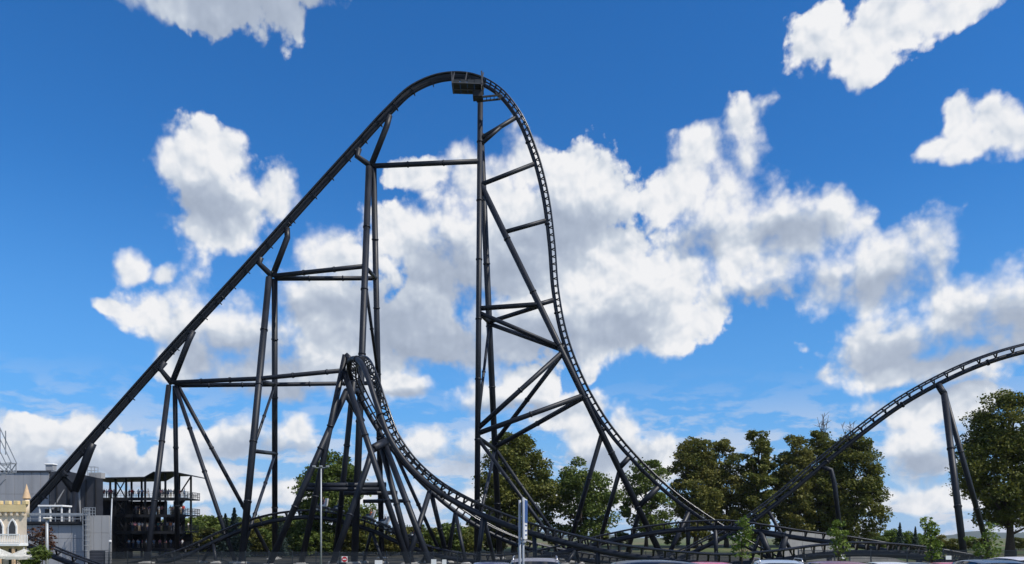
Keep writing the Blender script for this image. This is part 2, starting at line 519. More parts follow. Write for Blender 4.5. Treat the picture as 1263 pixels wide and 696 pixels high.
def build_track(name, label, ctrl, planar=False, lift_until=None, tie=0.9, rr=0.125, sr=0.34, every=2, tilt=0.0, spd=SPD, tw=1.0):
    root = thing(name, label, 'coaster track')
    fr = frames(catmull(ctrl, 0.45), planar, tilt)
    for s in (-1, 1):
        bm = bmesh.new()
        tube(bm, [p + sd * s * GA for p, t, u, sd in fr], rr, 8)
        mesh_obj('rail', bm, M_RAIL, root, False)
    bm = bmesh.new()
    sp = [p - u * spd for p, t, u, sd in fr]
    tube(bm, sp, sr, 10)
    for i in range(6, len(fr) - 2, 25):
        t = fr[i][1]
        tube(bm, [sp[i] - t * 0.09, sp[i] + t * 0.09], sr + 0.13, 10)
    mesh_obj('spine', bm, M_STEEL, root)
    bm = bmesh.new()
    acc, k = 0.0, 0
    for i in range(1, len(fr)):
        acc += (fr[i][0] - fr[i - 1][0]).length
        if acc < tie: continue
        acc = 0.0; k += 1
        p, t, u, sd = fr[i]
        a, b, c = p + sd * GA - u * 0.06, p - sd * GA - u * 0.06, p - u * (spd - sr * 0.7)
        bar(bm, a, b, 0.11 * tw, 0.11 * tw)
        if k % every == 0:
            bar(bm, a, c, 0.18 * tw, 0.15 * tw); bar(bm, b, c, 0.18 * tw, 0.15 * tw)
    tag(mesh_obj('ties', bm, M_TIE, root), kind='stuff')
    if lift_until is not None:
        sub = [f for f in fr if f[0].x < lift_until]
        bm = bmesh.new()
        prev = None
        for p, t, u, sd in sub:                       # cable trough between rails and spine
            q = [bm.verts.new(p + sd * a + u * h) for a, h in ((-0.42, -0.12), (0.42, -0.12), (0.36, -0.74), (-0.36, -0.74))]
            if prev:
                for k in range(4): bm.faces.new((prev[k], prev[(k + 1) % 4], q[(k + 1) % 4], q[k]))
            else: bm.faces.new(q[::-1])
            prev = q
        bm.faces.new(prev)
        bmesh.ops.recalc_face_normals(bm, faces=bm.faces[:])
        mesh_obj('lift_trough', bm, M_TIE, root)
        bm = bmesh.new()                              # hangers that stick out under the lift
        for i in range(2, len(sub), 7):
            p, t, u, sd = sub[i]
            bar(bm, p - u * 0.0 - sd * 0.46, p - u * 1.30 - sd * 0.46, 0.13, 0.13)
            bar(bm, p - u * 1.24 - sd * 0.5, p - u * 1.24 + sd * 0.5, 0.13, 0.13)
            bar(bm, p - u * 0.0 + sd * 0.46, p - u * 1.30 + sd * 0.46, 0.13, 0.13)
        tag(mesh_obj('hangers', bm, M_STEEL, root), kind='stuff')
        bm = bmesh.new()                              # narrow catwalk on the far side
        prev = None
        for p, t, u, sd in sub:
            q = [bm.verts.new(p + sd * a + u * h) for a, h in ((0.78, -0.35), (1.3, -0.35), (1.3, -0.42), (0.78, -0.42))]
            if prev:
                for k in range(4): bm.faces.new((prev[k], prev[(k + 1) % 4], q[(k + 1) % 4], q[k]))
            prev = q
        mesh_obj('catwalk', bm, M_STEEL, root)
    return root, fr


Z = Vector((0, 0, 1))
def C(pts, up=None):
    return [(P(a, b, d), Vector(u[0]) if u else Vector(up or Z)) for a, b, d, *u in pts]


# the lift hill and the first drop
MAIN = [(6, 653, 129), (40, 618, 129.2), (110, 540, 130), (200, 439, 131), (300, 330, 131.5), (380, 241, 132), (440, 175, 132), (476, 136, 132),
        (508, 107, 132), (545, 92.5, 132), (580, 92.5, 132), (614, 108, 131.5), (641, 139, 131.2), (662, 187, 131), (676, 240, 130.6), (684, 300, 130.2), (689, 360, 130),
        (699, 412, 129.6), (719, 466, 129), (749, 519, 128.4), (788, 566, 127.8), (833, 608, 127), (878, 640, 126.2), (922, 667, 125.5), (970, 692, 125)]
main_root, main_fr = build_track('lift_hill_track', 'tall black lift hill with its curved first drop', C(MAIN), planar=True, lift_until=P(600, 100, 131.5).x, every=1, tilt=0.04, tie=0.8, spd=0.84, sr=0.31, tw=0.8)

# the steeply banked turn: far branch up, round the top, near branch down, on to the low hill at the right
TURN = [(860, 702, 121, (0, 0, 1)), (790, 692, 120.5, (0, 0, 1)), (732, 684, 120, (0, -.05, 1)), (690, 677, 119.5, (0.05, -.1, 1)), (640, 664, 118.5, (0.15, -.15, 1)), (585, 637, 117.5, (0.35, -.25, .9)),
        (545, 607, 117, (0.5, -.3, .75)), (510, 573, 116.5, (0.6, -.35, .6)), (476, 531, 115.8, (0.7, -.4, .45)), (452, 490, 114.8, (0.8, -.4, .25)),
        (441, 465, 113, (0.85, -.35, .05)), (440, 450, 110, (0.9, -.15, -.15)), (447, 445, 106, (0.95, 0, -.25)), (456, 450, 102, (0.9, .2, -.1)),
        (465, 468, 99, (0.85, .3, .1)), (476, 500, 97.3, (0.75, .35, .35)), (492, 540, 96.2, (0.6, .35, .6)), (512, 568, 95.4, (0.5, .35, .75)),
        (540, 593, 94.3, (0.35, .3, .9)), (585, 619, 92.4, (0.2, .25, 1)), (640, 641, 90, (0.1, .15, 1)), (700, 658, 87, (0, .1, 1)), (760, 671, 84, (0, 0, 1)), (830, 680, 82, (0, 0, 1)),
        (895, 684, 81, (0, 0, 1)), (960, 679, 80, (0, 0, 1)), (1010, 672.5, 79.5, (0, 0, 1)), (1055, 669.5, 79, (0, 0, 1)), (1100, 671, 78.5, (0, 0, 1)),
        (1150, 676.5, 78, (0, 0, 1)), (1200, 685, 77.5, (0, 0, 1)), (1250, 691, 77, (0, 0, 1)), (1300, 694, 77, (0, 0, 1))]
turn_root, turn_fr = build_track('banked_turn_track', 'black track climbing into a steeply banked turn beside the lift towers', C(TURN), tie=0.85, every=1)

# the low airtime hills behind the turn, with the train on the first of them
LOW = [(90, 704, 121), (150, 696, 121), (190, 688, 121), (232, 675, 121), (272, 656, 121), (310, 641, 121), (350, 632, 121), (390, 630, 121), (425, 636, 121), (462, 647, 121),
       (496, 662, 120), (530, 674, 119), (575, 683, 117), (615, 685, 115.5), (655, 680.5, 114), (700, 671, 113), (745, 660, 112), (795, 650, 111), (845, 644, 110.5),
       (900, 642.5, 110), (945, 648, 109.5), (990, 655, 109), (1045, 662, 108.5), (1100, 671, 108), (1160, 681, 107), (1230, 690, 106), (1300, 696, 105)]
low_root, low_fr = build_track('low_hills_track', 'long black low track of gentle hills carrying the train', C(LOW))

# the second hill at the right
HILL = [(800, 690, 121.5), (838, 680, 121), (872, 664, 120.4), (915, 642, 119.6), (960, 609, 118.8), (1010, 567, 117.8), (1060, 527, 116.8), (1110, 491, 116),
        (1160, 463, 115.2), (1210, 441, 114.6), (1263, 425, 114), (1330, 414, 113.4), (1400, 412, 113), (1480, 424, 112.5), (1560, 452, 112)]
hill_root, hill_fr = build_track('second_hill_track', 'black track rising out of the trees to the second hill', C(HILL, (0, -.24, 1)))

# short low track beside the castle
SIDE = [(-20, 642, 98), (10, 652, 98), (37, 663, 98), (75, 679, 97.5), (115, 694, 97), (150, 704, 96.5)]
side_root, side_fr = build_track('low_side_track', 'low black track sloping down between castle and grey building', C(SIDE))

# ------------------------------------------------------------------ supports
def collars(bm, a, b, r, every=11.0):
    L = (b - a).length; n = int(L / every)
    t = (b - a).normalized()
    for k in range(1, n + 1):
        c = a.lerp(b, k / (n + 1))
        tube(bm, [c - t * 0.11, c + t * 0.11], r + 0.08, 12)


def member(parent, name, pts, r, every=11.0):
    bm = bmesh.new()
    tube(bm, pts, r, 12)
    for a, b in zip(pts, pts[1:]): collars(bm, a, b, r, every)
    return mesh_obj(name, bm, M_STEEL, parent)


def leg(parent, top, px, d, r, mid=()):
    r *= 0.80
    f = foot(px, d)
    o = member(parent, 'leg', [top] + list(mid) + [f - Z * 0.1], r)
    bm = bmesh.new()
    bmesh.ops.create_cone(bm, cap_ends=True, segments=12, radius1=r + 0.30, radius2=r + 0.25, depth=0.12, matrix=Matrix.Translation(f + Z * 0.27))
    box(bm, f + Z * -0.1, (r * 2 + 0.9, r * 2 + 0.9, 0.6), bev=0.06)
    mesh_obj('footing', bm, M_CONC, parent)
    return o


def support(name, label):
    return thing(name, label, 'coaster support')


def near_spine(fr, px, py):
    """point of a track's spine that shows closest to a pixel"""
    best, bp = 1e9, None
    for p, t, u, sd in fr:
        q = p - u * SPD
        x = 631.5 + q.x / q.y * FOC; y = HOR - (q.z - EYE) / q.y * FOC
        e = (x - px) ** 2 + (y - py) ** 2
        if e < best: best, bp = e, q.copy()
    return bp


# lift support by the building
s = support('lift_support', 'short forked black support under the foot of the lift, beside the grey buildings')
n0 = P(92, 606, 130)
member(s, 'fork_arm', [near_spine(main_fr, 111, 545), P(110.5, 556, 130), n0], 0.62)
member(s, 'fork_arm', [near_spine(main_fr, 77, 577), P(76.5, 587, 130), n0], 0.62)
leg(s, n0, 86, 124, 0.60); leg(s, n0, 99, 137, 0.60)

# second support, four legs
s = support('lift_support', 'forked black support with four splayed legs beside the crowded tower')
n1 = P(212, 473, 131)
member(s, 'fork_arm', [near_spine(main_fr, 234, 404), P(233, 420, 131), n1], 0.46)
member(s, 'fork_arm', [near_spine(main_fr, 197, 443), P(197.5, 455, 131), n1], 0.46)
leg(s, n1 + Vector((-.5, 0, -.4)), 181, 119, 0.52)
leg(s, n1 + Vector((.4, .2, -.4)), 219, 144, 0.48)
leg(s, n1 + Vector((.7, -.2, -.6)), 291, 120, 0.40)
leg(s, n1 + Vector((1.0, .2, -.6)), 336, 142, 0.42)

# third support
s = support('lift_support', 'tall forked black support with two legs joined by thin diagonals')
n2 = P(336, 341, 131.8)
member(s, 'fork_arm', [near_spine(main_fr, 355, 280), P(354.5, 293, 131.8), n2], 0.48)
member(s, 'fork_arm', [near_spine(main_fr, 320, 313), P(319.5, 325, 131.8), n2], 0.48)
fa, fb = n2 + Vector((-.5, -.2, -.3)), n2 + Vector((.3, .2, -.3))
leg(s, fa, 298, 117, 0.66); leg(s, fb, 339, 146, 0.62)
FA = lambda y: fa.lerp(foot(298, 117), (fa.z - y) / (fa.z - foot(298, 117).z))
FB = lambda y: fb.lerp(foot(339, 146), (fb.z - y) / (fb.z - foot(339, 146).z))
zz = lambda py, d=131: EYE + (HOR - py) / FOC * d
member(s, 'brace', [FA(zz(470, 126)), FB(zz(474, 137))], 0.30, 99)
member(s, 'brace', [FA(zz(556, 122)), FB(zz(560, 141))], 0.32, 99)
member(s, 'brace', [FB(zz(475, 137)), FA(zz(556, 122))], 0.22)
member(s, 'brace', [FB(zz(562, 141)), FA(0.6)], 0.26)

# fourth support
s = support('lift_support', 'tallest forked black support, two legs rising behind the banked turn')
n3 = P(457.5, 205, 132)
member(s, 'fork_arm', [near_spine(main_fr, 477, 139), P(477, 156, 132), n3], 0.48)
member(s, 'fork_arm', [near_spine(main_fr, 441, 180), P(440.5, 193, 132), n3], 0.48)
ga, gb = n3 + Vector((-.3, -.2, -.3)), n3 + Vector((.4, .2, -.3))
leg(s, ga, 437, 117, 0.66); leg(s, gb, 471, 147, 0.62)
GAF = lambda y: ga.lerp(foot(437, 117), (ga.z - y) / (ga.z - foot(437, 117).z))
GBF = lambda y: gb.lerp(foot(471, 147), (gb.z - y) / (gb.z - foot(471, 147).z))
member(s, 'brace', [GAF(zz(330, 128)), GBF(zz(342, 135.5))], 0.34, 99)
member(s, 'brace', [GAF(zz(345, 128)), GBF(zz(462, 139))], 0.26)
# level braces that tie the supports together
s = support('level_bracing', 'pair of level black tubes tying three lift supports together low down')
member(s, 'brace', [n1 + Vector((.3, -.2, .1)), FA(zz(467, 126)), GAF(zz(456, 124.5))], 0.36, 7)
member(s, 'brace', [n1 + Vector((.3, .2, -.3)), FB(zz(474.5, 137)), GBF(zz(472, 139.5))], 0.36, 7)
s = support('level_bracing', 'pair of level black tubes high up between two lift supports')
member(s, 'brace', [n2 + Vector((.3, -.2, 0)), GAF(zz(329, 128))], 0.38, 7)
member(s, 'brace', [n2 + Vector((.3, .2, -.3)), GBF(zz(342, 135.5))], 0.38, 7)

# the great tower under the summit
s = support('summit_tower', 'tall straight black tower under the summit with braces to the drop')
tf0, tf1 = near_spine(main_fr, 592, 104), foot(588, 127)
tf0 = tf0 + Vector((0, -.3, 0))
leg(s, tf0, 588, 127, 0.56)
tb0 = P(593, 165, 132.5)
leg(s, tb0, 616.5, 146, 0.66)
TF = lambda py: tf0.lerp(tf1, (tf0.z - zz(py, 129.5)) / (tf0.z - tf1.z))
tb1 = foot(616.5, 146)
TB = lambda py: tb0.lerp(tb1, (tb0.z - zz(py, 138.5)) / (tb0.z - tb1.z))
e0, e1 = TF(226) + Vector((.3, .1, 0)), foot(820, 127.5)
leg(s, e0, 820, 127.5, 0.62)
def EL(py):
    z0 = zz(py, 129)
    return e0.lerp(e1, (e0.z - z0) / (e0.z - e1.z))
DS = lambda px, py: near_spine(main_fr, px, py)
member(s, 'strut', [TF(166), DS(634, 146)], 0.36, 99)
member(s, 'strut', [TF(174), TF(166).lerp(DS(634, 146), .62)], 0.33, 99)
member(s, 'strut', [TF(225), DS(660, 204)], 0.36, 99)
member(s, 'strut', [EL(283), DS(672, 271)], 0.36, 99)
member(s, 'strut', [TF(381), EL(374), DS(686, 370)], 0.40, 99)
member(s, 'strut', [EL(376), TB(398)], 0.36, 99)
member(s, 'strut', [TF(386), EL(428)], 0.36, 99)
member(s, 'strut', [TB(400), EL(431)], 0.36, 99)
member(s, 'strut', [TF(386), TB(399)], 0.32, 99)
member(s, 'strut', [EL(431), DS(699, 426)], 0.40, 99)
member(s, 'brace', [TB(400), TF(524)], 0.24)
member(s, 'strut', [EL(434), TF(530)], 0.40, 12)
member(s, 'strut', [EL(435), TB(543)], 0.38, 12)
member(s, 'strut', [EL(488), TF(536)], 0.42, 12)
member(s, 'strut', [EL(490), TB(549)], 0.40, 12)
member(s, 'strut', [EL(487), DS(725, 481)], 0.40, 99)
member(s, 'strut', [TF(541), TB(551)], 0.36, 99)
member(s, 'strut', [EL(531), DS(748, 525)], 0.40, 99)
member(s, 'strut', [EL(578), DS(780, 562)], 0.44, 99)
member(s, 'strut', [EL(626), DS(815, 597)], 0.46, 99)
leg(s, EL(535), 697, 140, 0.48); leg(s, EL(580), 733, 139, 0.46); leg(s, EL(630), 771, 138, 0.46)
leg(s, TF(542), 703, 124, 0.38); leg(s, TB(550), 706, 145, 0.38)
member(s, 'brace', [TB(552), TF(655)], 0.28)
s = support('level_bracing', 'single level black tube from the tallest forked support to the summit tower')
member(s, 'brace', [n3 + Vector((.2, 0, 0)), TF(194.5)], 0.40, 7)

# end of the drop
s = support('drop_support', 'black raking strut and post under the end of the first drop')
q = DS(853, 630)
leg(s, q, 820, 126.5, 0.46); leg(s, q + Vector((-.2, .2, 0)), 849, 128, 0.42)

# supports of the banked turn
TS = lambda px, py, fr=None: near_spine(fr or turn_fr, px, py)
half = len(turn_fr) // 2
apex_i = min(range(len(turn_fr)), key=lambda i: turn_fr[i][0].x if turn_fr[i][0].z > 15 else 1e9)
far_fr, near_fr = turn_fr[:apex_i + 1], turn_fr[apex_i:]
s = support('turn_support', 'black forked frame whose hooked top holds the crest of the banked turn')
a0 = P(426, 438, 110.5)
member(s, 'hook', [TS(437, 449), P(431, 442.5, 110.5), a0], 0.42, 99)
leg(s, a0, 371, 112, 0.52)
leg(s, P(436, 470, 112.5), 413, 123, 0.50)
leg(s, P(424.5, 459, 110.6), 505, 106, 0.50)
s = support('turn_support', 'black leaning support with thick legs below the shoulder of the banked turn')
b0 = P(427, 483, 112)
member(s, 'hook', [TS(440, 484, far_fr), P(433, 482, 113), b0], 0.46, 99)
leg(s, b0, 331, 108, 0.54)
member(s, 'brace', [b0 + Vector((0, 0, -.4)), P(447, 520, 114.5)], 0.42, 99)
s = support('turn_support', 'black thick many-legged support clamped to the outside of the banked turn')
c0 = TS(468, 551, far_fr)
c1 = P(459, 554, 112.5)
member(s, 'clamp', [c0, c1], 0.60, 99)
leg(s, c1, 409, 106, 0.54, mid=[P(453, 575, 111.8)])
leg(s, c0 + Vector((-.2, -.2, -.3)), 532, 107, 0.54)
leg(s, c0 + Vector((-.7, -.1, -.5)), 509, 113, 0.52)
leg(s, c0 + Vector((.6, .4, -.2)), 549, 121, 0.34)
s = support('turn_support', 'black two-legged support, its sunlit leg leaning under the falling banked track')
q = TS(529, 606, far_fr)
leg(s, q, 501, 112, 0.48); leg(s, q + Vector((.1, .3, -.2)), 553, 122, 0.44)
s = support('turn_support', 'slim black two-legged support under the lower end of the banked track')
q = TS(560, 632, far_fr)
leg(s, q, 575, 114, 0.34); leg(s, q + Vector((0, .3, -.1)), 551, 122, 0.36)
s = support('turn_support', 'black leaning post beside the foot of the summit tower')
q = TS(599, 637, near_fr)
leg(s, q, 588, 92.5, 0.34); leg(s, q + Vector((0, .3, 0)), 612, 97, 0.3)
for px, lab in ((661, 'stout short black post under the low track, behind the parking sign'), (737, 'stout short black post under the low track, beside the loosest tree'),
                (851, 'stout short black post under the low track, near the raking strut')):
    q = min((f for f in near_fr), key=lambda f: abs(631.5 + f[0].x / f[0].y * FOC - px))
    s = support('low_support', lab)
    leg(s, q[0] - q[2] * SPD, px, q[0].y, 0.30)
s = support('low_support', 'squat black post under the low track between two young trees')
q = min((f for f in near_fr if f[0].x > 20), key=lambda f: abs(631.5 + f[0].x / f[0].y * FOC - 1136))
leg(s, q[0] - q[2] * SPD, 1136, q[0].y, 0.36)
s = support('low_support', 'wide black post under the low track in front of the concrete wall')
q = min((f for f in near_fr if f[0].x > 15), key=lambda f: abs(631.5 + f[0].x / f[0].y * FOC - 1023))
leg(s, q[0] - q[2] * SPD, 1021, q[0].y, 0.30); leg(s, q[0] - q[2] * SPD + Vector((0, .4, 0)), 1027, q[0].y + 1.5, 0.30)
# horizontal beams behind the turn
s = support('level_bracing', 'stacked level black beams above the train, between the turn supports')
member(s, 'brace', [P(377, 599, 112), P(476, 598, 116)], 0.36, 9)
member(s, 'brace', [P(377, 603.5, 111.5), P(476, 603.5, 115.5)], 0.28, 99)
member(s, 'brace', [P(424, 608.5, 116), P(490, 608, 118)], 0.30, 99)
member(s, 'brace', [P(448, 618.5, 119), P(500, 618, 119)], 0.28, 99)

# supports of the low hills track
LS = lambda px: min(low_fr, key=lambda f: abs(631.5 + f[0].x / f[0].y * FOC - px))
for px, fa_, fb_, lab in ((258, 267, 249, 'small black A-shaped support under the rising low track'),
                          (461, 473, 448, 'small black A-shaped support below the train'),
                          (530, 541, 519, 'small black A-shaped support where the low track dips'),
                          (706, 697, 715, 'small black A-shaped support where the low track climbs again')):
    s = support('low_support', lab)
    f = LS(px); q = f[0] - f[2] * SPD
    leg(s, q, fa_, f[0].y - 1.5, 0.30); leg(s, q, fb_, f[0].y + 2.5, 0.30)
s = support('low_support', 'plain upright black post under the crest of the low track')
f = LS(884); leg(s, f[0] - f[2] * SPD, 884, f[0].y, 0.36)
s = support('low_support', 'heavy dark V-shaped support under the low track beside the concrete wall')
f = LS(952); q = f[0] - f[2] * SPD
member(s, 'beam', [LS(938)[0] - LS(938)[2] * SPD, LS(972)[0] - LS(972)[2] * SPD], 0.42, 99)
leg(s, LS(940)[0] - LS(940)[2] * SPD, 955, f[0].y, 0.55); leg(s, LS(970)[0] - LS(970)[2] * SPD, 958, f[0].y + .8, 0.55)
leg(s, LS(940)[0] - LS(940)[2] * SPD, 924, f[0].y + 1.5, 0.32)
# second hill supports
HS = lambda px, py: near_spine(hill_fr, px, py)
s = support('hill_support', 'tall black support of two splayed legs under the second hill')
q = HS(1158, 477); bend = P(1164.5, 486, 114.6)
member(s, 'bent_head', [q, P(1161, 481, 115), bend], 0.46, 99)
leg(s, bend, 1190.5, 106, 0.55); leg(s, bend + Vector((.1, .1, 0)), 1224, 117, 0.46)
s = support('hill_support', 'bent black post under the rising second hill, in front of the trees')
q = HS(1016, 578)
leg(s, q, 1041, 117.5, 0.42, mid=[P(1025, 580, 117.6), P(1029, 596, 117.6)])
s = support('hill_support', 'short black raking strut under the start of the second hill')
q = HS(946, 629); leg(s, q, 985, 119.5, 0.34)

# ------------------------------------------------------------------ service platform at the summit
def summit_platform():
    root = thing('summit_platform', 'grey gridded service platform hung below the summit of the track', 'platform', P(577, 108, 129.3))
    dx = 130 / FOC
    o = root.location
    def L(px, py, dd=0.0): return P(px, py, 129.3 + dd) - o
    grey = material('platform_grey_steel', (0.075, 0.075, 0.078), 0.5, 0.3, 0.2, 2.0)
    dark = material('platform_grating', (0.022, 0.022, 0.024), 0.7, 0.2, 0.3, 2.0)
    z0 = -0.65
    bm = bmesh.new(); box(bm, (0, 0, 0), (1.085, 1.42, 0.10), bev=0.02)
    tmp = bpy.data.meshes.new('floor_panel'); bm.to_mesh(tmp); bm.free(); tmp.materials.append(dark)
    for i in range(4):
        for j in range(2):
            share('floor_panel', tmp, root, (-1.65 + i * 1.1, -1.6 + j * 1.45, z0 + 0.012 * (i % 2)), (0, R(3), 0))
    bm = bmesh.new()
    bar(bm, Vector((-2.25, -2.35, z0 + .1)), Vector((2.3, -2.35, z0 - .05)), 0.12, 0.16)
    bar(bm, Vector((-2.25, -0.75, z0 - .1)), Vector((2.3, -0.75, z0 - .2)), 0.12, 0.14)
    bar(bm, Vector((-2.25, 0.65, z0 + .1)), Vector((2.3, 0.65, z0 - .05)), 0.12, 0.16)
    mesh_obj('edge_beams', bm, grey, root)
    tmp = bpy.data.meshes.new('side_panel'); bm = bmesh.new(); box(bm, (0, 0, 0), (1.0, 0.05, 0.46), bev=0.02); bm.to_mesh(tmp); bm.free(); tmp.materials.append(grey)
    for i in range(4): share('side_panel', tmp, root, (-1.65 + i * 1.1, -2.36, z0 + 0.32), (R(14), R(3), 0))
    for x in (-2.28, -0.3, 2.3):
        bm = bmesh.new(); bar(bm, Vector((x, -2.4, z0)), Vector((x + .25, -1.6, z0 + 2.1)), 0.14, 0.14)
        mesh_obj('hanger_post', bm, grey, root)
        bm = bmesh.new(); bar(bm, Vector((x, 0.6, z0)), Vector((x + .25, 1.6, z0 + 1.5)), 0.12, 0.12)
        mesh_obj('hanger_post', bm, grey, root)
    bm = bmesh.new()
    prism(bm, [(-2.5, z0 + 1.9), (-2.35, z0 + 1.9), (-2.2, z0 - .1), (-2.42, z0 - .1)], 'y', -2.3, 0.5)
    mesh_obj('end_plate', bm, grey, root)
    bm = bmesh.new()
    prism(bm, [(2.15, z0 + 2.0), (2.4, z0 + 2.0), (2.55, z0 - .25), (2.3, z0 - .35)], 'y', -2.3, 0.5)
    mesh_obj('end_plate', bm, grey, root)
    bm = bmesh.new()
    box(bm, (1.6, -0.6, z0 - 1.0), (1.5, 1.6, 1.0), bev=0.05)
    mesh_obj('lower_box', bm, dark, root)
    bm = bmesh.new()
    bar(bm, Vector((1.4, -0.9, z0 - 1.45)), Vector((5.2, -0.9, z0 - 1.05)), 0.2, 0.24)
    bar(bm, Vector((1.4, 0.3, z0 - 1.45)), Vector((5.2, 0.3, z0 - 1.05)), 0.2, 0.24)
    for k in range(6): bar(bm, Vector((1.8 + k * .6, -.9, z0 - 1.4 + k * .06)), Vector((1.8 + k * .6, .3, z0 - 1.4 + k * .06)), 0.1, 0.1)
    prism(bm, [(4.7, z0 - .9), (5.6, z0 - 1.0), (5.2, z0 - 1.8)], 'y', -0.95, -0.8)
    bar(bm, Vector((5.0, -.4, z0 - 1.0)), Vector((4.4, 1.8, z0 + .8)), 0.16, 0.16)
    mesh_obj('lower_gangway', bm, dark, root)


summit_platform()

# ------------------------------------------------------------------ trees
def cards(points, sizes, up_bias=0.35, seed=0):
    g = np.random.default_rng(seed)
    n = len(points)
    nm = g.normal(size=(n, 3)); nm[:, 2] = np.abs(nm[:, 2]) + up_bias
    nm /= np.linalg.norm(nm, axis=1)[:, None]
    a = g.normal(size=(n, 3)); u = np.cross(nm, a); u /= np.linalg.norm(u, axis=1)[:, None]
    v = np.cross(nm, u)
    s = sizes[:, None]
    asp = g.uniform(0.55, 0.95, n)[:, None]
    bend = nm * s * 0.16
    V = np.stack([points - u * s, points - v * s * asp + bend, points + u * s, points + v * s * asp + bend], 1).reshape(-1, 3)
    F = np.arange(n * 4).reshape(n, 4)
    return V, F


def np_mesh(name, V, F, mat):
    me = bpy.data.meshes.new(name)
    me.vertices.add(len(V)); me.vertices.foreach_set('co', np.asarray(V, dtype=np.float32).ravel())
    k = F.shape[1]
    me.loops.add(F.size); me.loops.foreach_set('vertex_index', F.ravel().astype(np.int32))
    me.polygons.add(len(F)); me.polygons.foreach_set('loop_start', np.arange(0, F.size, k, dtype=np.int32))
    me.update(calc_edges=True)
    me.materials.append(mat)
    return me


def crown_points(seed, H, zb, rx, nclump, nleaf, profile, clump_r, hollow=0.35):
    g = np.random.default_rng(seed)
    cen = []
    ph = g.uniform(0, 6.28, 6)
    tries = 0
    while len(cen) < nclump and tries < 6000:
        tries += 1
        t = g.uniform(0.02, 1.0)
        th = g.uniform(0, 2 * math.pi)
        wob = 1 + 0.15 * math.sin(2 * th + ph[0] + 3 * t) + 0.12 * math.sin(3 * th + ph[1] - 5 * t) + 0.12 * math.sin(9 * t + ph[2] + th)
        r = rx * profile(t) * wob
        if g.random() > profile(t): continue
        f = hollow + (1 - hollow) * math.sqrt(g.random())
        c = np.array([r * f * math.cos(th), r * f * math.sin(th), zb + (H - zb) * t * 0.97])
        if cen and min(np.linalg.norm(c - q) for q in cen) < clump_r * 0.5: continue
        cen.append(c)
    cen = np.array(cen)
    w = g.uniform(0.5, 1.5, len(cen)); w /= w.sum()
    idx = g.choice(len(cen), nleaf, p=w)
    rr = clump_r * g.uniform(0.7, 1.35, len(cen))
    dirs = g.normal(size=(nleaf, 3)); dirs /= np.linalg.norm(dirs, axis=1)[:, None]
    rad = rr[idx] * np.cbrt(g.uniform(0.12, 1.0, nleaf)) * np.where(g.random(nleaf) < 0.08, 1.35, 1.0)
    pts = cen[idx] + dirs * rad[:, None] * np.array([1.1, 1.1, 0.72])
    return cen, pts


BROAD = lambda t: max(0.0, math.sin(math.pi * min(1, t * 0.90 + 0.10)) ** 0.55)
OVAL = lambda t: max(0.05, math.sin(math.pi * min(1, t * 0.84 + 0.13)) ** 0.55)
CONE = lambda t: max(0.03, (1 - t) ** 0.85)


def tree(name, label, px, d, top, hw, low, leafm, nleaf=11000, nclump=60, leaf=0.42, seed=1, prof=BROAD, clump=None, group=None, bare=0, trunk_r=None, limbs=18, hollow=0.35):
    b = foot(px, d)
    H = EYE + (HOR - top) / FOC * d - b.z
    zb = max(0.3, EYE + (HOR - low) / FOC * d - b.z)
    rx = hw / FOC * d
    root = thing(name, label, 'tree', b, 0, group)
    cl = clump or rx * 0.24
    cen, pts = crown_points(seed, H - cl * .5, zb, rx - cl * .4, nclump, nleaf, prof, cl, hollow)
    g = np.random.default_rng(seed + 99)
    V, F = cards(pts, leaf * g.uniform(0.6, 1.3, len(pts)), seed=seed)
    o = link(bpy.data.objects.new('crown', np_mesh('crown', V, F, leafm)), root)
    tr = trunk_r or H * 0.018
    bm = bmesh.new()
    sway = [Vector((math.sin(k * 1.3 + seed) * 0.015 * H * k / 6, math.cos(k * 0.9 + seed) * 0.015 * H * k / 6, H * 0.84 * k / 6 - (0.2 if k == 0 else 0))) for k in range(7)]
    tube(bm, sway, [tr * (1.5 if k == 0 else 1.0 - 0.145 * k) for k in range(7)], 8)
    mesh_obj('trunk', bm, M_BARK, root)
    bm = bmesh.new()
    order = list(range(len(cen))); random.Random(seed).shuffle(order)
    for i in order[:limbs]:
        c = Vector(cen[i])
        z0 = min(H * 0.78, max(zb * 0.8, c.z * 0.72 - 0.6))
        kf = z0 / (H * 0.84) * 6
        a = sway[int(kf)].lerp(sway[min(6, int(kf) + 1)], kf - int(kf))
        m = a.lerp(c, 0.5) + Vector((0, 0, -0.05 * (c - a).length))
        tube(bm, [a, m, c], [tr * 0.42, tr * 0.28, tr * 0.10], 5)
    for k in range(bare):                                   # dead twigs standing out of the crown
        r_ = random.Random(seed * 31 + k)
        a = sway[5] + Vector((r_.uniform(-.3, .3) * rx, r_.uniform(-.3, .3) * rx, 0))
        c = Vector((r_.uniform(-.45, .45) * rx, r_.uniform(-.3, .3) * rx, H + r_.uniform(0.2, 3.4)))
        m = a.lerp(c, .55) + Vector((r_.uniform(-.6, .6), 0, 0.2))
        tube(bm, [a, m, c], [0.15, 0.10, 0.035], 5)
        for q in range(4):
            s0 = m.lerp(c, r_.uniform(0.1, .9))
            tube(bm, [s0, s0 + Vector((r_.uniform(-1.5, 1.5), r_.uniform(-1, 1), r_.uniform(.2, 1.5)))], [0.06, 0.025], 4)
    tag(mesh_obj('limbs', bm, M_BARK, root), kind='stuff')
    return root


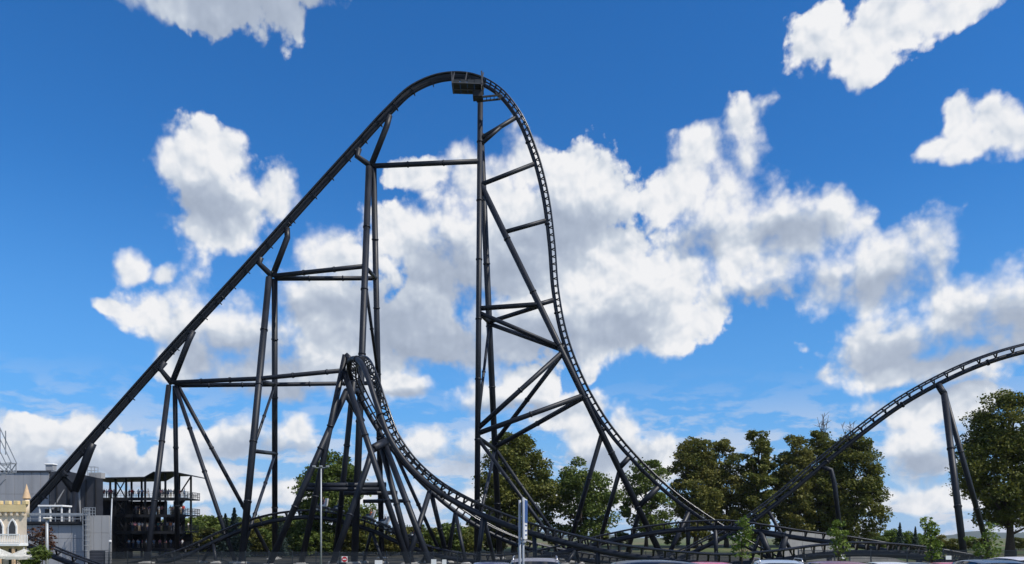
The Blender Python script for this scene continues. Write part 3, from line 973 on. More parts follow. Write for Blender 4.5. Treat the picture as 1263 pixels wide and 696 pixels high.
LO, LB, LM, LF, LN, LR = M_LEAF
tree('broadleaf_tree', 'green spreading tree rising behind the banked turn and the train', 412, 168, 553, 44, 668, LM, 26000, 120, 0.30, 3)
tree('broadleaf_tree', 'dense rounded dark tree directly behind the summit tower', 634, 178, 527, 46, 668, LO, 36000, 150, 0.30, 5, prof=BROAD, hollow=.25)
tree('broadleaf_tree', 'loose green tree between the summit tower and its raking leg', 717, 185, 561, 45, 664, LM, 19000, 95, 0.30, 8, hollow=.4)
tree('broadleaf_tree', 'thin airy tree with gaps seen behind the curve of the drop', 797, 190, 559, 34, 660, LM, 10000, 60, 0.30, 12, prof=OVAL, hollow=.35)
tree('broadleaf_tree', 'tall brown-tinged tree, first of the row behind the drop', 858, 196, 537, 33, 662, LB, 26000, 150, 0.30, 14, hollow=.15, prof=OVAL, group='row of tall trees')
tree('broadleaf_tree', 'slender tree pressed against the brown-tinged tree of the row', 896, 200, 537, 28, 662, LB, 22000, 130, 0.30, 17, hollow=.15, prof=OVAL, group='row of tall trees')
tree('broadleaf_tree', 'narrow dark green tree in the middle of the row', 936, 198, 527, 25, 664, LO, 26000, 140, 0.30, 21, hollow=.15, prof=OVAL, group='row of tall trees')
tree('broadleaf_tree', 'olive tree behind the start of the second hill', 979, 200, 533, 29, 664, LB, 27000, 150, 0.30, 23, hollow=.15, prof=OVAL, group='row of tall trees')
tree('broadleaf_tree', 'tall tree with bare dead twigs on top, behind the second hill', 1012, 203, 527, 30, 664, LO, 26000, 140, 0.30, 27, hollow=.15, prof=OVAL, bare=7, group='row of tall trees')
tree('broadleaf_tree', 'broad end tree of the row with dead twigs and ragged side', 1050, 200, 530, 38, 664, LO, 32000, 170, 0.30, 30, hollow=.3, prof=BROAD, bare=8, group='row of tall trees')
tree('broadleaf_tree', 'huge dark solitary tree beside the tall two-legged hill support', 1246, 146, 474, 56, 652, LO, 52000, 190, 0.24, 34, hollow=.3, prof=BROAD, trunk_r=0.7)


# wood behind the rides at the left: shared shapes, every tree its own object
def small_trees():
    protos = []
    for k, (m, prof, hh, rx, n) in enumerate(((LO, BROAD, 9, 3.6, 5200), (LM, BROAD, 8, 3.8, 5200), (LB, OVAL, 9, 3.3, 5000), (LM, OVAL, 9.5, 3.2, 5000), (LF, BROAD, 8.5, 3.6, 5200))):
        cen, pts = crown_points(200 + k, hh - .6, 0.8, rx - .3, 60, n, prof, 0.95, 0.35)
        V, F = cards(pts, 0.27 * np.random.default_rng(k).uniform(.6, 1.3, len(pts)), seed=300 + k)
        cm = np_mesh('crown', V, F, m)
        bm = bmesh.new(); tube(bm, [Vector((0, 0, -.3)), Vector((.1, 0, hh * .4)), Vector((0, .1, hh * .8))], [.2, .15, .05], 6)
        tm = bpy.data.meshes.new('trunk'); bm.to_mesh(tm); bm.free(); tm.materials.append(M_BARK)
        protos.append((cm, tm, hh, rx))
    # spruces: tiers of drooping boughs
    for k in range(2):
        g = np.random.default_rng(400 + k); hh = 11.0
        n = 4200; t = g.uniform(0, 1, n) ** 1.15; th = g.uniform(0, 6.283, n)
        tier = (t * 13) % 1
        r = 2.9 * (1 - t) ** 0.9 * (0.35 + 0.75 * (1 - tier)) * g.uniform(.35, 1.0, n) * (1 + .25 * np.sin(th * 5 + np.floor(t * 13) * 2))
        pts = np.stack([r * np.cos(th), r * np.sin(th), 0.6 + (hh - .6) * t - r * .18], 1)
        V, F = cards(pts, 0.27 * g.uniform(.6, 1.3, n), seed=410 + k)
        cm = np_mesh('crown', V, F, LN)
        bm = bmesh.new(); tube(bm, [Vector((0, 0, -.3)), Vector((0, 0, hh * .95))], [.2, .03], 6)
        tm = bpy.data.meshes.new('trunk'); bm.to_mesh(tm); bm.free(); tm.materials.append(M_BARK)
        protos.append((cm, tm, hh, 2.9))
    def put(name, k, px, d, top, label, group, wid=1.0):
        cm, tm, hh, rx = protos[k]
        b = foot(px, d)
        s = (EYE + (HOR - top) / FOC * d - b.z) / hh
        root = thing(name, label, 'tree', b, rng.uniform(0, 6.28), group)
        root.scale = (s * wid, s * wid, s)
        link(bpy.data.objects.new('crown', cm), root); link(bpy.data.objects.new('trunk', tm), root)
    G = 'wood behind the rides'
    r_ = random.Random(5)
    lab = ['dense dark tree of the wood behind the lift supports', 'mid green bushy tree of the wood behind the lift supports', 'brown-tinged tree of the wood behind the lift supports', 'lighter tall tree of the wood behind the lift supports']
    for px in range(196, 400, 12):
        k = r_.randrange(4)
        put('wood_tree', k, px + r_.uniform(-4, 4), r_.uniform(172, 188), r_.uniform(633, 646), lab[k], G, r_.uniform(1.0, 1.3))
    for px in range(204, 410, 18):
        k = r_.randrange(4)
        put('wood_tree', k, px + r_.uniform(-4, 4), r_.uniform(160, 168), r_.uniform(648, 660), lab[k], G, r_.uniform(1.1, 1.4))
    lab2 = [l.replace('behind the lift supports', 'behind the banked turn') for l in lab]
    for px in range(400, 610, 13):
        k = r_.randrange(4)
        put('wood_tree', k, px + r_.uniform(-4, 4), r_.uniform(158, 180), r_.uniform(634, 652), lab2[k], 'wood behind the banked turn', r_.uniform(1.0, 1.3))
    for px, top, k in ((289, 627, 5), (278, 634, 6), (347, 640, 6), (301, 640, 5)):
        put('spruce_tree', k, px, 158, top, 'blue-green pointed spruce at the edge of the wood', 'spruces at the edge of the wood')
    for px, top, k in ((1102, 651, 4), (1120, 654, 4), (1086, 660, 1), (1133, 657, 4), (1160, 658, 2), (1178, 662, 0)):
        put('hedge_tree', k, px, 172 + (px % 7), top, 'small bushy green tree on the meadow between two tall trees', 'small trees on the meadow', 1.1)
    put('spruce_tree', 5, 1110, 165, 645, 'taller thin young conifer among the small meadow trees', None, 0.85)
    put('spruce_tree', 6, 1129, 165, 650, 'shorter thin young conifer among the small meadow trees', None, 0.85)
    for px in (1195, 1213, 1256, 1275):
        put('hedge_tree', 0, px, 190, 661, 'low dark bush beneath the huge solitary tree', 'low bushes under the big tree', 1.3)
    for px in (680, 740, 766, 830, 880, 925, 965, 1000, 1045, 1075):
        put('hedge_tree', r_.choice([0, 2, 1]), px, 205 + (px % 9), r_.uniform(650, 660), 'low bush growing under the row of tall trees', 'undergrowth below the tall trees', 1.35)


small_trees()

# young street trees by the car park
for px, d, top, hw, sd, lab in ((915, 44, 632, 13, 51, 'young bright green sapling in front of the low track crossing'),
                                (1035, 45, 637, 13, 52, 'young bright green sapling before the concrete wall'),
                                (1148, 45, 638, 14, 53, 'young dense green sapling before the meadow'),
                                (1217, 45, 637, 18, 54, 'young bushy sapling before the huge solitary tree')):
    tree('sapling', lab, px, d, top, hw, 690, LF, 620 if sd != 53 else 900, 22, 0.082, sd, prof=OVAL, clump=0.28, trunk_r=0.035, limbs=12, hollow=0.1, group='saplings along the car park')
tree('small_red_tree', 'thin reddish small tree in front of the grey building', 52, 84, 645, 16, 680, LR, 700, 26, 0.13, 61, prof=BROAD, clump=0.5, trunk_r=0.06, limbs=20, hollow=.2)
for px, top, hw, sd, lab in ((48, 672, 11, 62, 'round green bush beside the far parasol'), (36, 688, 10, 63, 'bright green low bush in front of the parasols')):
    tree('bush', lab, px, 60, top, hw, 696, LM if sd == 62 else LF, 1500, 22, 0.09, sd, clump=.3, trunk_r=.04, limbs=6)

# ------------------------------------------------------------------ buildings at the left
def panel_wall(root, x0, x1, z0, z1, y, nx, nz, mat, name='panel', gap=0.035):
    w, h = (x1 - x0) / nx, (z1 - z0) / nz
    bm = bmesh.new(); box(bm, (0, 0, 0), (w - gap, 0.08, h - gap), bev=0.015)
    me = bpy.data.meshes.new(name); bm.to_mesh(me); bm.free(); me.materials.append(mat)
    for i in range(nx):
        for j in range(nz):
            share(name, me, root, (x0 + w * (i + .5), y - 0.05 - 0.008 * ((i * 7 + j * 3) % 3), z0 + h * (j + .5)))


def railing(root, a, b, h=1.1, n=8, r=0.03, mat=None, name='railing', bars=3):
    bm = bmesh.new()
    for k in range(n + 1):
        p = a.lerp(b, k / n); bar(bm, p, p + Z * h, r * 2, r * 2)
    for q in range(bars):
        z = h * (q + 1) / bars
        bar(bm, a + Z * z, b + Z * z, r * 2.2, r * 2.2)
    return tag(mesh_obj(name, bm, mat or M_BLACK, root), kind='stuff')


X = lambda px, d: (px - 631.5) / FOC * d
ZP = lambda py, d: EYE + (HOR - py) / FOC * d


def buildings():
    def block(root, o, x0, x1, z0, z1, d, dep, mat):
        k = (d + dep) / d                                  # side walls splay outwards with the plot
        bm = bmesh.new()
        prism(bm, [(x0 - o.x, 0), (x1 - o.x, 0), (x1 * k + .3 - o.x if x1 < 0 else x1 - o.x, dep), (x0 * k - o.x, dep)], 'z', z0 - o.z, z1 - o.z)
        return mesh_obj('wall', bm, mat, root)
    # tall back hall
    d = 141; g = -1.6
    root = thing('grey_hall', 'long grey panel-clad hall behind the foot of the lift', 'building', (X(0, d), d, -1.5))
    o = root.location
    def W(b): return mesh_obj
    x0, x1, zt = X(-110, d), X(61, d), ZP(582.5, d)
    block(root, o, x0, x1, -1.6, zt, d, 14, M_SLATE)
    panel_wall(root, x0 - o.x, x1 - o.x, -0.1, zt - o.z, 0, 16, 4, M_PANEL)
    bm = bmesh.new(); box(bm, Vector(((x0 + x1) / 2, d + 8, zt + 0.13)) - o, (x1 - x0 + .5, 16.6, 0.26)); bmesh.ops.translate(bm, verts=[v for v in bm.verts if v.co.y > 5], vec=(-6.5, 0, 0)); mesh_obj('roof', bm, M_SLATE, root)
    r2 = thing('roof_unit', 'small white capped unit on the hall roof', 'vent', P(63, 580.4, 145))
    bm = bmesh.new(); box(bm, (0, 0, .45), (1.3, 1.2, .95)); mesh_obj('body', bm, M_PANEL, r2)
    bm = bmesh.new(); box(bm, (0, 0, 1.06), (1.6, 1.5, .28), bev=.08); mesh_obj('cap', bm, M_WHITE, r2)
    # dark housing round the lift foot
    d = 136.5
    root = thing('lift_housing', 'dark slate housing behind the lift track with sloping roof', 'building', (X(90, d), d, -1.5)); o = root.location
    x0, x1 = X(62, d), X(127, d)
    prof = [(x0, -1.6), (x1, -1.6), (x1, ZP(591, d)), (X(82, d), ZP(581, d)), (x0, ZP(581.5, d))]
    bm = bmesh.new(); prism(bm, [(a - o.x, b - o.z) for a, b in prof], 'y', 0, 9); bmesh.ops.translate(bm, verts=[v for v in bm.verts if v.co.y > 5], vec=(-4.6, 0, 0)); mesh_obj('wall', bm, M_SLATE, root)
    bm = bmesh.new(); prism(bm, [(X(56, d) - o.x, ZP(640, d) - o.z), (X(60, d) - o.x, ZP(640, d) - o.z), (X(80, d) - o.x, ZP(604, d) - o.z), (X(79, d) - o.x, ZP(604, d) - o.z)], 'y', -.12, -.004)  # pale slab standing in for a diagonal stripe of light on the wall
    mesh_obj('lit_streak', bm, M_PANEL2, root, )
    bm = bmesh.new(); prism(bm, [(X(93, d) - o.x, ZP(640, d) - o.z), (X(100, d) - o.x, ZP(640, d) - o.z), (X(99, d) - o.x, ZP(598, d) - o.z), (X(96, d) - o.x, ZP(598, d) - o.z)], 'y', -.12, -.004)  # pale slab standing in for a lit wedge on the dark wall
    mesh_obj('lit_streak', bm, M_PANEL2, root)
    for px in (70, 84, 106, 118):
        bm = bmesh.new(); bar(bm, Vector((X(px, d) - o.x, -.08, 0)), Vector((X(px, d) - o.x, -.08, ZP(592, d) - o.z)), .14, .14); mesh_obj('seam', bm, M_BLACK, root)
    ch = thing('roof_ladder', 'square railed hatch on the dark housing roof', 'ladder', P(114.5, 590, 141))
    bm = bmesh.new()
    for x in (-.6, .6):
        for y in (-.6, .6): bar(bm, Vector((x, y, -.2)), Vector((x, y, 2.0)), .08, .08)
    for z in (.7, 1.3, 1.95):
        for a, b in (((-.6, -.6), (.6, -.6)), ((.6, -.6), (.6, .6)), ((.6, .6), (-.6, .6)), ((-.6, .6), (-.6, -.6))): bar(bm, Vector(a + (z,)), Vector(b + (z,)), .06, .06)
    mesh_obj('frame', bm, M_GALV, ch)
    bm = bmesh.new(); box(bm, (.3, .8, .5), (2.2, 1.4, 1.0)); mesh_obj('hatch', bm, M_PANEL2, ch)
    # front machine building
    d = 113
    root = thing('machine_building', 'low grey panelled building with a railed roof terrace', 'building', (X(70, d), d, -1.5)); o = root.location
    x0, x1, zt = X(8, d), X(104.5, d), ZP(645, d)
    block(root, o, x0, x1, -1.6, zt, d, 7, M_SLATE)
    panel_wall(root, x0 - o.x, x1 - o.x, -.1, zt - .3 - o.z, 0, 6, 3, M_PANEL)
    bm = bmesh.new(); box(bm, Vector(((x0 + x1) / 2, d + 3.8, zt)) - o, (x1 - x0 + .3, 8.8, .34)); bmesh.ops.translate(bm, verts=[v for v in bm.verts if v.co.y > 2], vec=(-4.2, 0, 0)); mesh_obj('roof', bm, M_BLACK, root)
    railing(root, Vector((x0, d - .3, zt + .15)) - o, Vector((x1 - .4, d - .3, zt + .15)) - o, 1.15, 9, .04, M_GALV)
    bm = bmesh.new(); box(bm, Vector(((x0 + x1) / 2, d - .36, zt + 1.15)) - o, (x1 - x0, .06, .3)); mesh_obj('fascia', bm, M_GALV, root)
    cn = thing('roof_canopy', 'white flat canopy on posts above the railed terrace', 'canopy', P(68, 644, d + 3) + Z * .1)
    bm = bmesh.new(); box(bm, (0, 0, 2.15), (3.6, 2.4, .26), bev=.05); mesh_obj('top', bm, M_WHITE, cn)
    for x in (-1.6, -.1, 1.5):
        for y in (-1, 1):
            bm = bmesh.new(); box(bm, (x, y, 1.0), (.16, .16, 2.1)); mesh_obj('post', bm, M_WHITE, cn)
    bm = bmesh.new(); box(bm, (-1.2, .6, .9), (.8, .8, 1.7)); box(bm, (.6, .9, .8), (1.4, .5, 1.5)); mesh_obj('cabinet', bm, M_SLATE, cn)['kind'] = 'stuff'
    # lighter annex with gate and ladder cage
    d = 112
    root = thing('light_annex', 'light grey annex with a dark roller gate below the crowd', 'building', (X(120, d), d, -1.5)); o = root.location
    x0, x1, zt = X(105, d), X(135.5, d), ZP(636, d)
    block(root, o, x0, x1, -1.6, zt, d, 6, M_PANEL2)
    panel_wall(root, x0 + .1 - o.x, x1 - o.x, 2.0, zt - o.z, 0, 3, 2, M_PANEL2)
    panel_wall(root, x0 + .1 - o.x, X(110, d) - o.x, -.05, 1.97, 0, 1, 1, M_PANEL2)
    panel_wall(root, X(130, d) - o.x, x1 - o.x, -.05, 1.97, 0, 1, 1, M_PANEL2)
    gt = None
    for k in range(5):
        bm = bmesh.new(); box(bm, (X(120, d) - o.x, -.02, .2 + k * .39), (X(130, d) - X(110, d) - .1, .06, .36), bev=.02); mesh_obj('gate_slat', bm, M_SLATE, root)
    ld = thing('caged_ladder', 'galvanised caged ladder on the corner of the grey buildings', 'ladder', (X(108, 111.6), 111.6, -1.5))
    top = ZP(627, 111.6) + 1.5
    for x in (-.22, .22):
        bm = bmesh.new(); bar(bm, Vector((x, 0, 0)), Vector((x, 0, top)), .07, .07); mesh_obj('rail', bm, M_GALV, ld)
    bm = bmesh.new()
    for k in range(int(top / .3)): bar(bm, Vector((-.22, 0, .3 + k * .3)), Vector((.22, 0, .3 + k * .3)), .04, .04)
    tag(mesh_obj('rungs', bm, M_GALV, ld), kind='stuff')
    bm = bmesh.new()
    for k in range(int((top - 2) / .7) + 1):
        z = 2.0 + k * .7
        pts = [Vector((.42 * math.cos(a), -.42 + .42 * math.sin(a) * 1.0, z)) for a in [math.pi * (-.0) - q * math.pi / 6 for q in range(7)]]
        tube(bm, [Vector((.42, 0, z))] + pts + [Vector((-.42, 0, z))], .03, 4)
    for x in (-.4, -.2, .2, .4): bar(bm, Vector((x, -.42 - math.sqrt(max(0, .42 ** 2 - x * x)), 2)), Vector((x, -.42 - math.sqrt(max(0, .42 ** 2 - x * x)), top)), .035, .035)
    tag(mesh_obj('cage', bm, M_GALV, ld), kind='stuff')
    railing(ld, Vector((-.6, .3, top - 1.1)), Vector((.9, .3, top - 1.1)), 1.2, 4, .03, M_GALV)


buildings()


# ------------------------------------------------------------------ queue tower
QD = 149.0
DECKS = [ZP(614, QD), ZP(634.5, QD), ZP(655, QD), ZP(676.5, QD)]
def queue_tower():
    d = QD
    root = thing('queue_tower', 'four-storey black steel viewing tower packed with people', 'tower', (X(185, d), d, -1.5)); o = root.location
    def V(px, y, z): return Vector((X(px, d), y, z)) - o
    for i, zf in enumerate(DECKS):
        l, r = (114 if i == 0 else 140), (228.5 if i < 2 else 227)
        bm = bmesh.new(); box(bm, (V(l, d, 0) + V(r, d + 7, 0)) / 2 + Vector((0, 0, zf - .12)) + Vector((0, 0, 0)), (X(r, d) - X(l, d), 7, .24)); mesh_obj('deck', bm, M_BLACK, root)
        bm = bmesh.new(); box(bm, (V(l, d - .1, 0) + V(r, d - .1, 0)) / 2 + Vector((0, 0, zf - .3)), (X(r, d) - X(l, d), .14, .5)); mesh_obj('edge_beam', bm, M_BLACK, root)
        railing(root, V(l, d - .05, zf), V(r, d - .05, zf), 1.05, 26, .022, M_BLACK, bars=3)
        railing(root, V(l, d + 6.9, zf), V(r, d + 6.9, zf), 1.05, 14, .03, M_BLACK, bars=3)
        railing(root, V(r, d, zf), V(r, d + 6.9, zf), 1.15, 6, .035, M_BLACK, bars=5)
    zr = {114: ZP(592, d), 141.5: ZP(591, d), 154.5: ZP(590.5, d), 178: ZP(590, d), 203: ZP(583, d), 218: ZP(584, d)}
    for px, zt in zr.items():
        for y in (d + .35, d + 6.6):
            bm = bmesh.new(); box(bm, V(px, y, 0) + Vector((0, 0, (zt - 1.5) / 2 )), (.30, .30, zt + 1.5)); mesh_obj('column', bm, M_BLACK, root)
    # roof slabs
    for pts in ([(106, 591.5), (181, 590), (181, 588.6), (106, 590)], [(181, 590), (192, 583.8), (192, 582.4), (181, 588.6)], [(192, 583.8), (216, 583.4), (216, 582), (192, 582.4)], [(216, 583.4), (236, 587.6), (236, 586.3), (216, 582)]):
        bm = bmesh.new(); prism(bm, [(X(a, d) - o.x, ZP(b, d) - o.z) for a, b in pts], 'y', -1.0, 8.2); mesh_obj('roof_slab', bm, M_BLACK, root)
    # cross bracing of the stair bay and raking struts at the open end
    fl = [-1.5] + DECKS[::-1] + [ZP(591, d)]
    for a, b in zip(fl, fl[1:]):
        bm = bmesh.new(); bar(bm, V(141.5, d + .2, a), V(154.5, d + .2, b), .16, .16); mesh_obj('brace', bm, M_BLACK, root)
        bm = bmesh.new(); bar(bm, V(154.5, d + .05, a), V(141.5, d + .05, b), .16, .16); mesh_obj('brace', bm, M_BLACK, root)
    for k, zf in enumerate(DECKS):
        lo = DECKS[k + 1] if k < 3 else -1.0
        bm = bmesh.new(); bar(bm, V(218, d + .3, lo + 1.0), V(229, d + .3, zf - .2), .2, .2); mesh_obj('brace', bm, M_BLACK, root)
        bm = bmesh.new(); bar(bm, V(196, d + 5.5, lo + .2), V(212, d + 5.5, zf), .3, .5); mesh_obj('stair_flight', bm, M_BLACK, root)
    bm = bmesh.new(); bar(bm, V(222, d + .3, DECKS[0] + 1), V(234.5, d + .3, ZP(588, d)), .2, .2); mesh_obj('brace', bm, M_BLACK, root)
    # back screens added only to darken the lower floors
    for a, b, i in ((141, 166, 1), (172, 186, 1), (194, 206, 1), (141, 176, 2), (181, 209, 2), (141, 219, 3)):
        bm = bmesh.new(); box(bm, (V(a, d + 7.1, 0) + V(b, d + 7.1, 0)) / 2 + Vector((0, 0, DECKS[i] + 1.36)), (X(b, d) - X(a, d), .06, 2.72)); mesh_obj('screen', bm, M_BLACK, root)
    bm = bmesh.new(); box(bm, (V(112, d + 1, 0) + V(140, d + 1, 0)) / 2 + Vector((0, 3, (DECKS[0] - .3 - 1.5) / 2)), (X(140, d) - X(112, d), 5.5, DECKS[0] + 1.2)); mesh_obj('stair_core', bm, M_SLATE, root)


queue_tower()

# ------------------------------------------------------------------ people
def skin_mesh(name, joints, edges, root_i, classify, mats):
    bm = bmesh.new()
    lay = bm.verts.layers.skin.verify()
    vs_ = []
    for i, (co, r) in enumerate(joints):
        v = bm.verts.new(co); v[lay].radius = (r, r) if not isinstance(r, tuple) else r
        v[lay].use_root = (i == root_i); vs_.append(v)
    for a, b in edges: bm.edges.new((vs_[a], vs_[b]))
    me = bpy.data.meshes.new(name); bm.to_mesh(me); bm.free()
    ob = bpy.data.objects.new(name, me); COL.objects.link(ob)
    m = ob.modifiers.new('skin', 'SKIN'); m.use_smooth_shade = True
    s = ob.modifiers.new('sub', 'SUBSURF'); s.levels = 1; s.render_levels = 1
    dg = bpy.context.evaluated_depsgraph_get()
    res = bpy.data.meshes.new_from_object(ob.evaluated_get(dg), depsgraph=dg)
    bpy.data.objects.remove(ob); bpy.data.meshes.remove(me)
    res.name = name; res.materials.clear()
    for q in mats: res.materials.append(q)
    for f in res.polygons: f.material_index = classify(f.center); f.use_smooth = True
    return res


M_SKIN = material('skin', (0.46, 0.27, 0.19), 0.6, 0, 0.08, 8)
M_HAIR = material('dark_hair', (0.03, 0.02, 0.014), 0.7, 0, 0.2, 20)
CLOTH = {n: material(n + '_cloth', c, 0.9, 0, 0.12, 6) for n, c in (
    ('white', (.70, .70, .68)), ('black', (.014, .014, .016)), ('red', (.42, .03, .03)), ('pale blue', (.22, .36, .55)), ('navy', (.02, .03, .085)),
    ('grey', (.20, .20, .21)), ('orange', (.55, .17, .05)), ('pink', (.60, .22, .26)), ('teal', (.03, .20, .22)), ('denim', (.045, .075, .15)), ('beige', (.42, .34, .24)))}


def body_mesh(name, arms):
    """standing adult facing -Y, 1.74 m"""
    J = [((0, .01, .96), (.155, .115)), ((0, .0, 1.15), (.135, .10)), ((0, 0, 1.36), (.17, .11)), ((0, .0, 1.47), .062), ((0, -.01, 1.54), .062), ((0, -.015, 1.63), (.085, .10)), ((0, -.01, 1.70), (.062, .075))]
    E = [(0, 1), (1, 2), (2, 3), (3, 4), (4, 5), (5, 6)]
    for s in (-1, 1):
        k = len(J)
        J += [((s * .10, .01, .86), .088), ((s * .105, -.015, .50), .062), ((s * .11, .02, .12), .042), ((s * .11, .03, .05), .045), ((s * .125, -.13, .035), .038)]
        E += [(0, k), (k, k + 1), (k + 1, k + 2), (k + 2, k + 3), (k + 3, k + 4)]
        k = len(J)
        if arms == 'rail': pts = [(s * .19, 0, 1.40), (s * .25, -.02, 1.14), (s * .20, -.26, 1.08), (s * .17, -.34, 1.07), (s * .16, -.40, 1.06)]
        elif arms == 'phone' and s == 1: pts = [(s * .19, 0, 1.40), (s * .23, -.08, 1.16), (s * .12, -.28, 1.32), (s * .09, -.33, 1.38), (s * .08, -.35, 1.44)]
        elif arms == 'folded': pts = [(s * .19, 0, 1.40), (s * .25, .0, 1.14), (s * .06, -.20, 1.16), (-s * .03, -.21, 1.17), (-s * .08, -.20, 1.18)]
        else: pts = [(s * .19, 0, 1.40), (s * .25, .02, 1.13), (s * .26, -.05, .88), (s * .255, -.07, .80), (s * .245, -.08, .72)]
        J += [(p, r) for p, r in zip(pts, (.058, .045, .034, .036, .022))]
        E += [(2, k)] + [(k + i, k + i + 1) for i in range(4)]
        fore = Vector(pts[2])
    def cls(c):
        if c.z > 1.665 or (c.z > 1.55 and c.y > .015): return 3
        if c.z > 1.455: return 0
        if c.z < .075: return 3
        if abs(c.x) > .19 and .66 < c.z < 1.12: return 0
        if c.y < -.13 and c.z > .9: return 0
        return 1 if c.z > .93 else 2
    return skin_mesh(name, J, E, 0, cls, [M_SKIN, CLOTH['white'], CLOTH['denim'], M_HAIR])


def rider_mesh(name, up):
    """seated rider facing +X, hips at the origin"""
    J = [((0, 0, .10), (.14, .16)), ((-.04, 0, .32), (.11, .14)), ((-.07, 0, .52), (.11, .17)), ((-.07, 0, .63), .06), ((-.06, 0, .70), .06), ((-.05, 0, .80), (.10, .085)), ((-.05, 0, .87), (.075, .06))]
    E = [(i, i + 1) for i in range(6)]
    for s in (-1, 1):
        k = len(J)
        J += [((.12, s * .10, .10), .085), ((.45, s * .12, .12), .062), ((.50, s * .12, -.26), .042), ((.62, s * .12, -.30), .035)]
        E += [(0, k), (k, k + 1), (k + 1, k + 2), (k + 2, k + 3)]
        k = len(J)
        if up: pts = [(-.07, s * .19, .57), (.04, s * .30, .74), (.08, s * .33, 1.00), (.08, s * .33, 1.08), (.09, s * .33, 1.15)]
        else: pts = [(-.07, s * .19, .57), (.02, s * .25, .34), (.24, s * .17, .30), (.31, s * .14, .31), (.36, s * .12, .31)]
        J += [(p, r) for p, r in zip(pts, (.058, .045, .034, .036, .022))]
        E += [(2, k)] + [(k + i, k + i + 1) for i in range(4)]
    def cls(c):
        if abs(c.y) < .14 and (c.z > .84 or (c.z > .70 and c.x < -.07)): return 3
        if c.z > .63 or (up and abs(c.y) > .26): return 0
        if c.x > .15 and c.z > .2: return 0
        if c.x > .56: return 3
        return 1 if c.z > .2 and c.x < .3 else 2
    return skin_mesh(name, J, E, 0, cls, [M_SKIN, CLOTH['white'], CLOTH['denim'], M_HAIR])


BODIES = {a: body_mesh('person', a) for a in ('down', 'rail', 'phone', 'folded')}
RIDERS = {u: rider_mesh('person', u) for u in (True, False)}


def dress(o, shirt, trousers):
    for i, m in ((1, CLOTH[shirt]), (2, CLOTH[trousers])):
        o.material_slots[i].link = 'OBJECT'; o.material_slots[i].material = m


def people():
    r_ = random.Random(21)
    floor = ['top', 'third', 'second', 'lowest']
    pose_txt = {'down': 'arms down', 'rail': 'hands on rail', 'phone': 'raising a phone', 'folded': 'arms folded'}
    shirts = ['white', 'black', 'white', 'navy', 'red', 'pale blue', 'grey', 'orange', 'pink', 'teal', 'white', 'white', 'pale blue', 'black', 'beige', 'pink']
    for i, zf in enumerate(DECKS):
        spots = []
        rows = ((0.45, 1.15), (1.3, 1.35), (2.3, 1.5)) if i < 3 else ((0.45, 1.6), (1.5, 2.0))
        for yy, gap in rows:
            px = 157.5
            while px < 226:
                if r_.random() < .68: spots.append((X(px, QD) + r_.uniform(-.12, .12), QD + yy + r_.uniform(-.08, .12)))
                px += gap / QD * FOC * .52
        if i == 0:
            for yy in (0.45, 1.2):
                for k in range(9):
                    if r_.random() < .8: spots.append((X(115.5 + k * 2.9, QD) + r_.uniform(-.08, .08), QD + yy))
        for x, y in spots:
            pose = 'rail' if y < QD + .6 and r_.random() < .6 else r_.choice(['down', 'phone', 'folded', 'down'])
            sh = r_.choice(shirts); tr = r_.choice(['denim', 'black', 'beige', 'navy', 'grey'])
            left = x < X(142, QD)
            o = bpy.data.objects.new('person', BODIES[pose])
            o.location = (x, y, zf)
            o.rotation_euler = (0, 0, r_.uniform(-.6, .6) if pose == 'rail' else r_.uniform(-2.2, 2.2))
            k = r_.uniform(.92, 1.05); o.scale = (k, k, k)
            link(o); dress(o, sh, tr)
            where = 'on deck over stair core' if left else f'on {floor[i]} tower deck'
            tag(o, f'person in {sh} top and {tr} trousers, {pose_txt[pose]}, {where}', 'person', 'people crowding the black tower')


people()


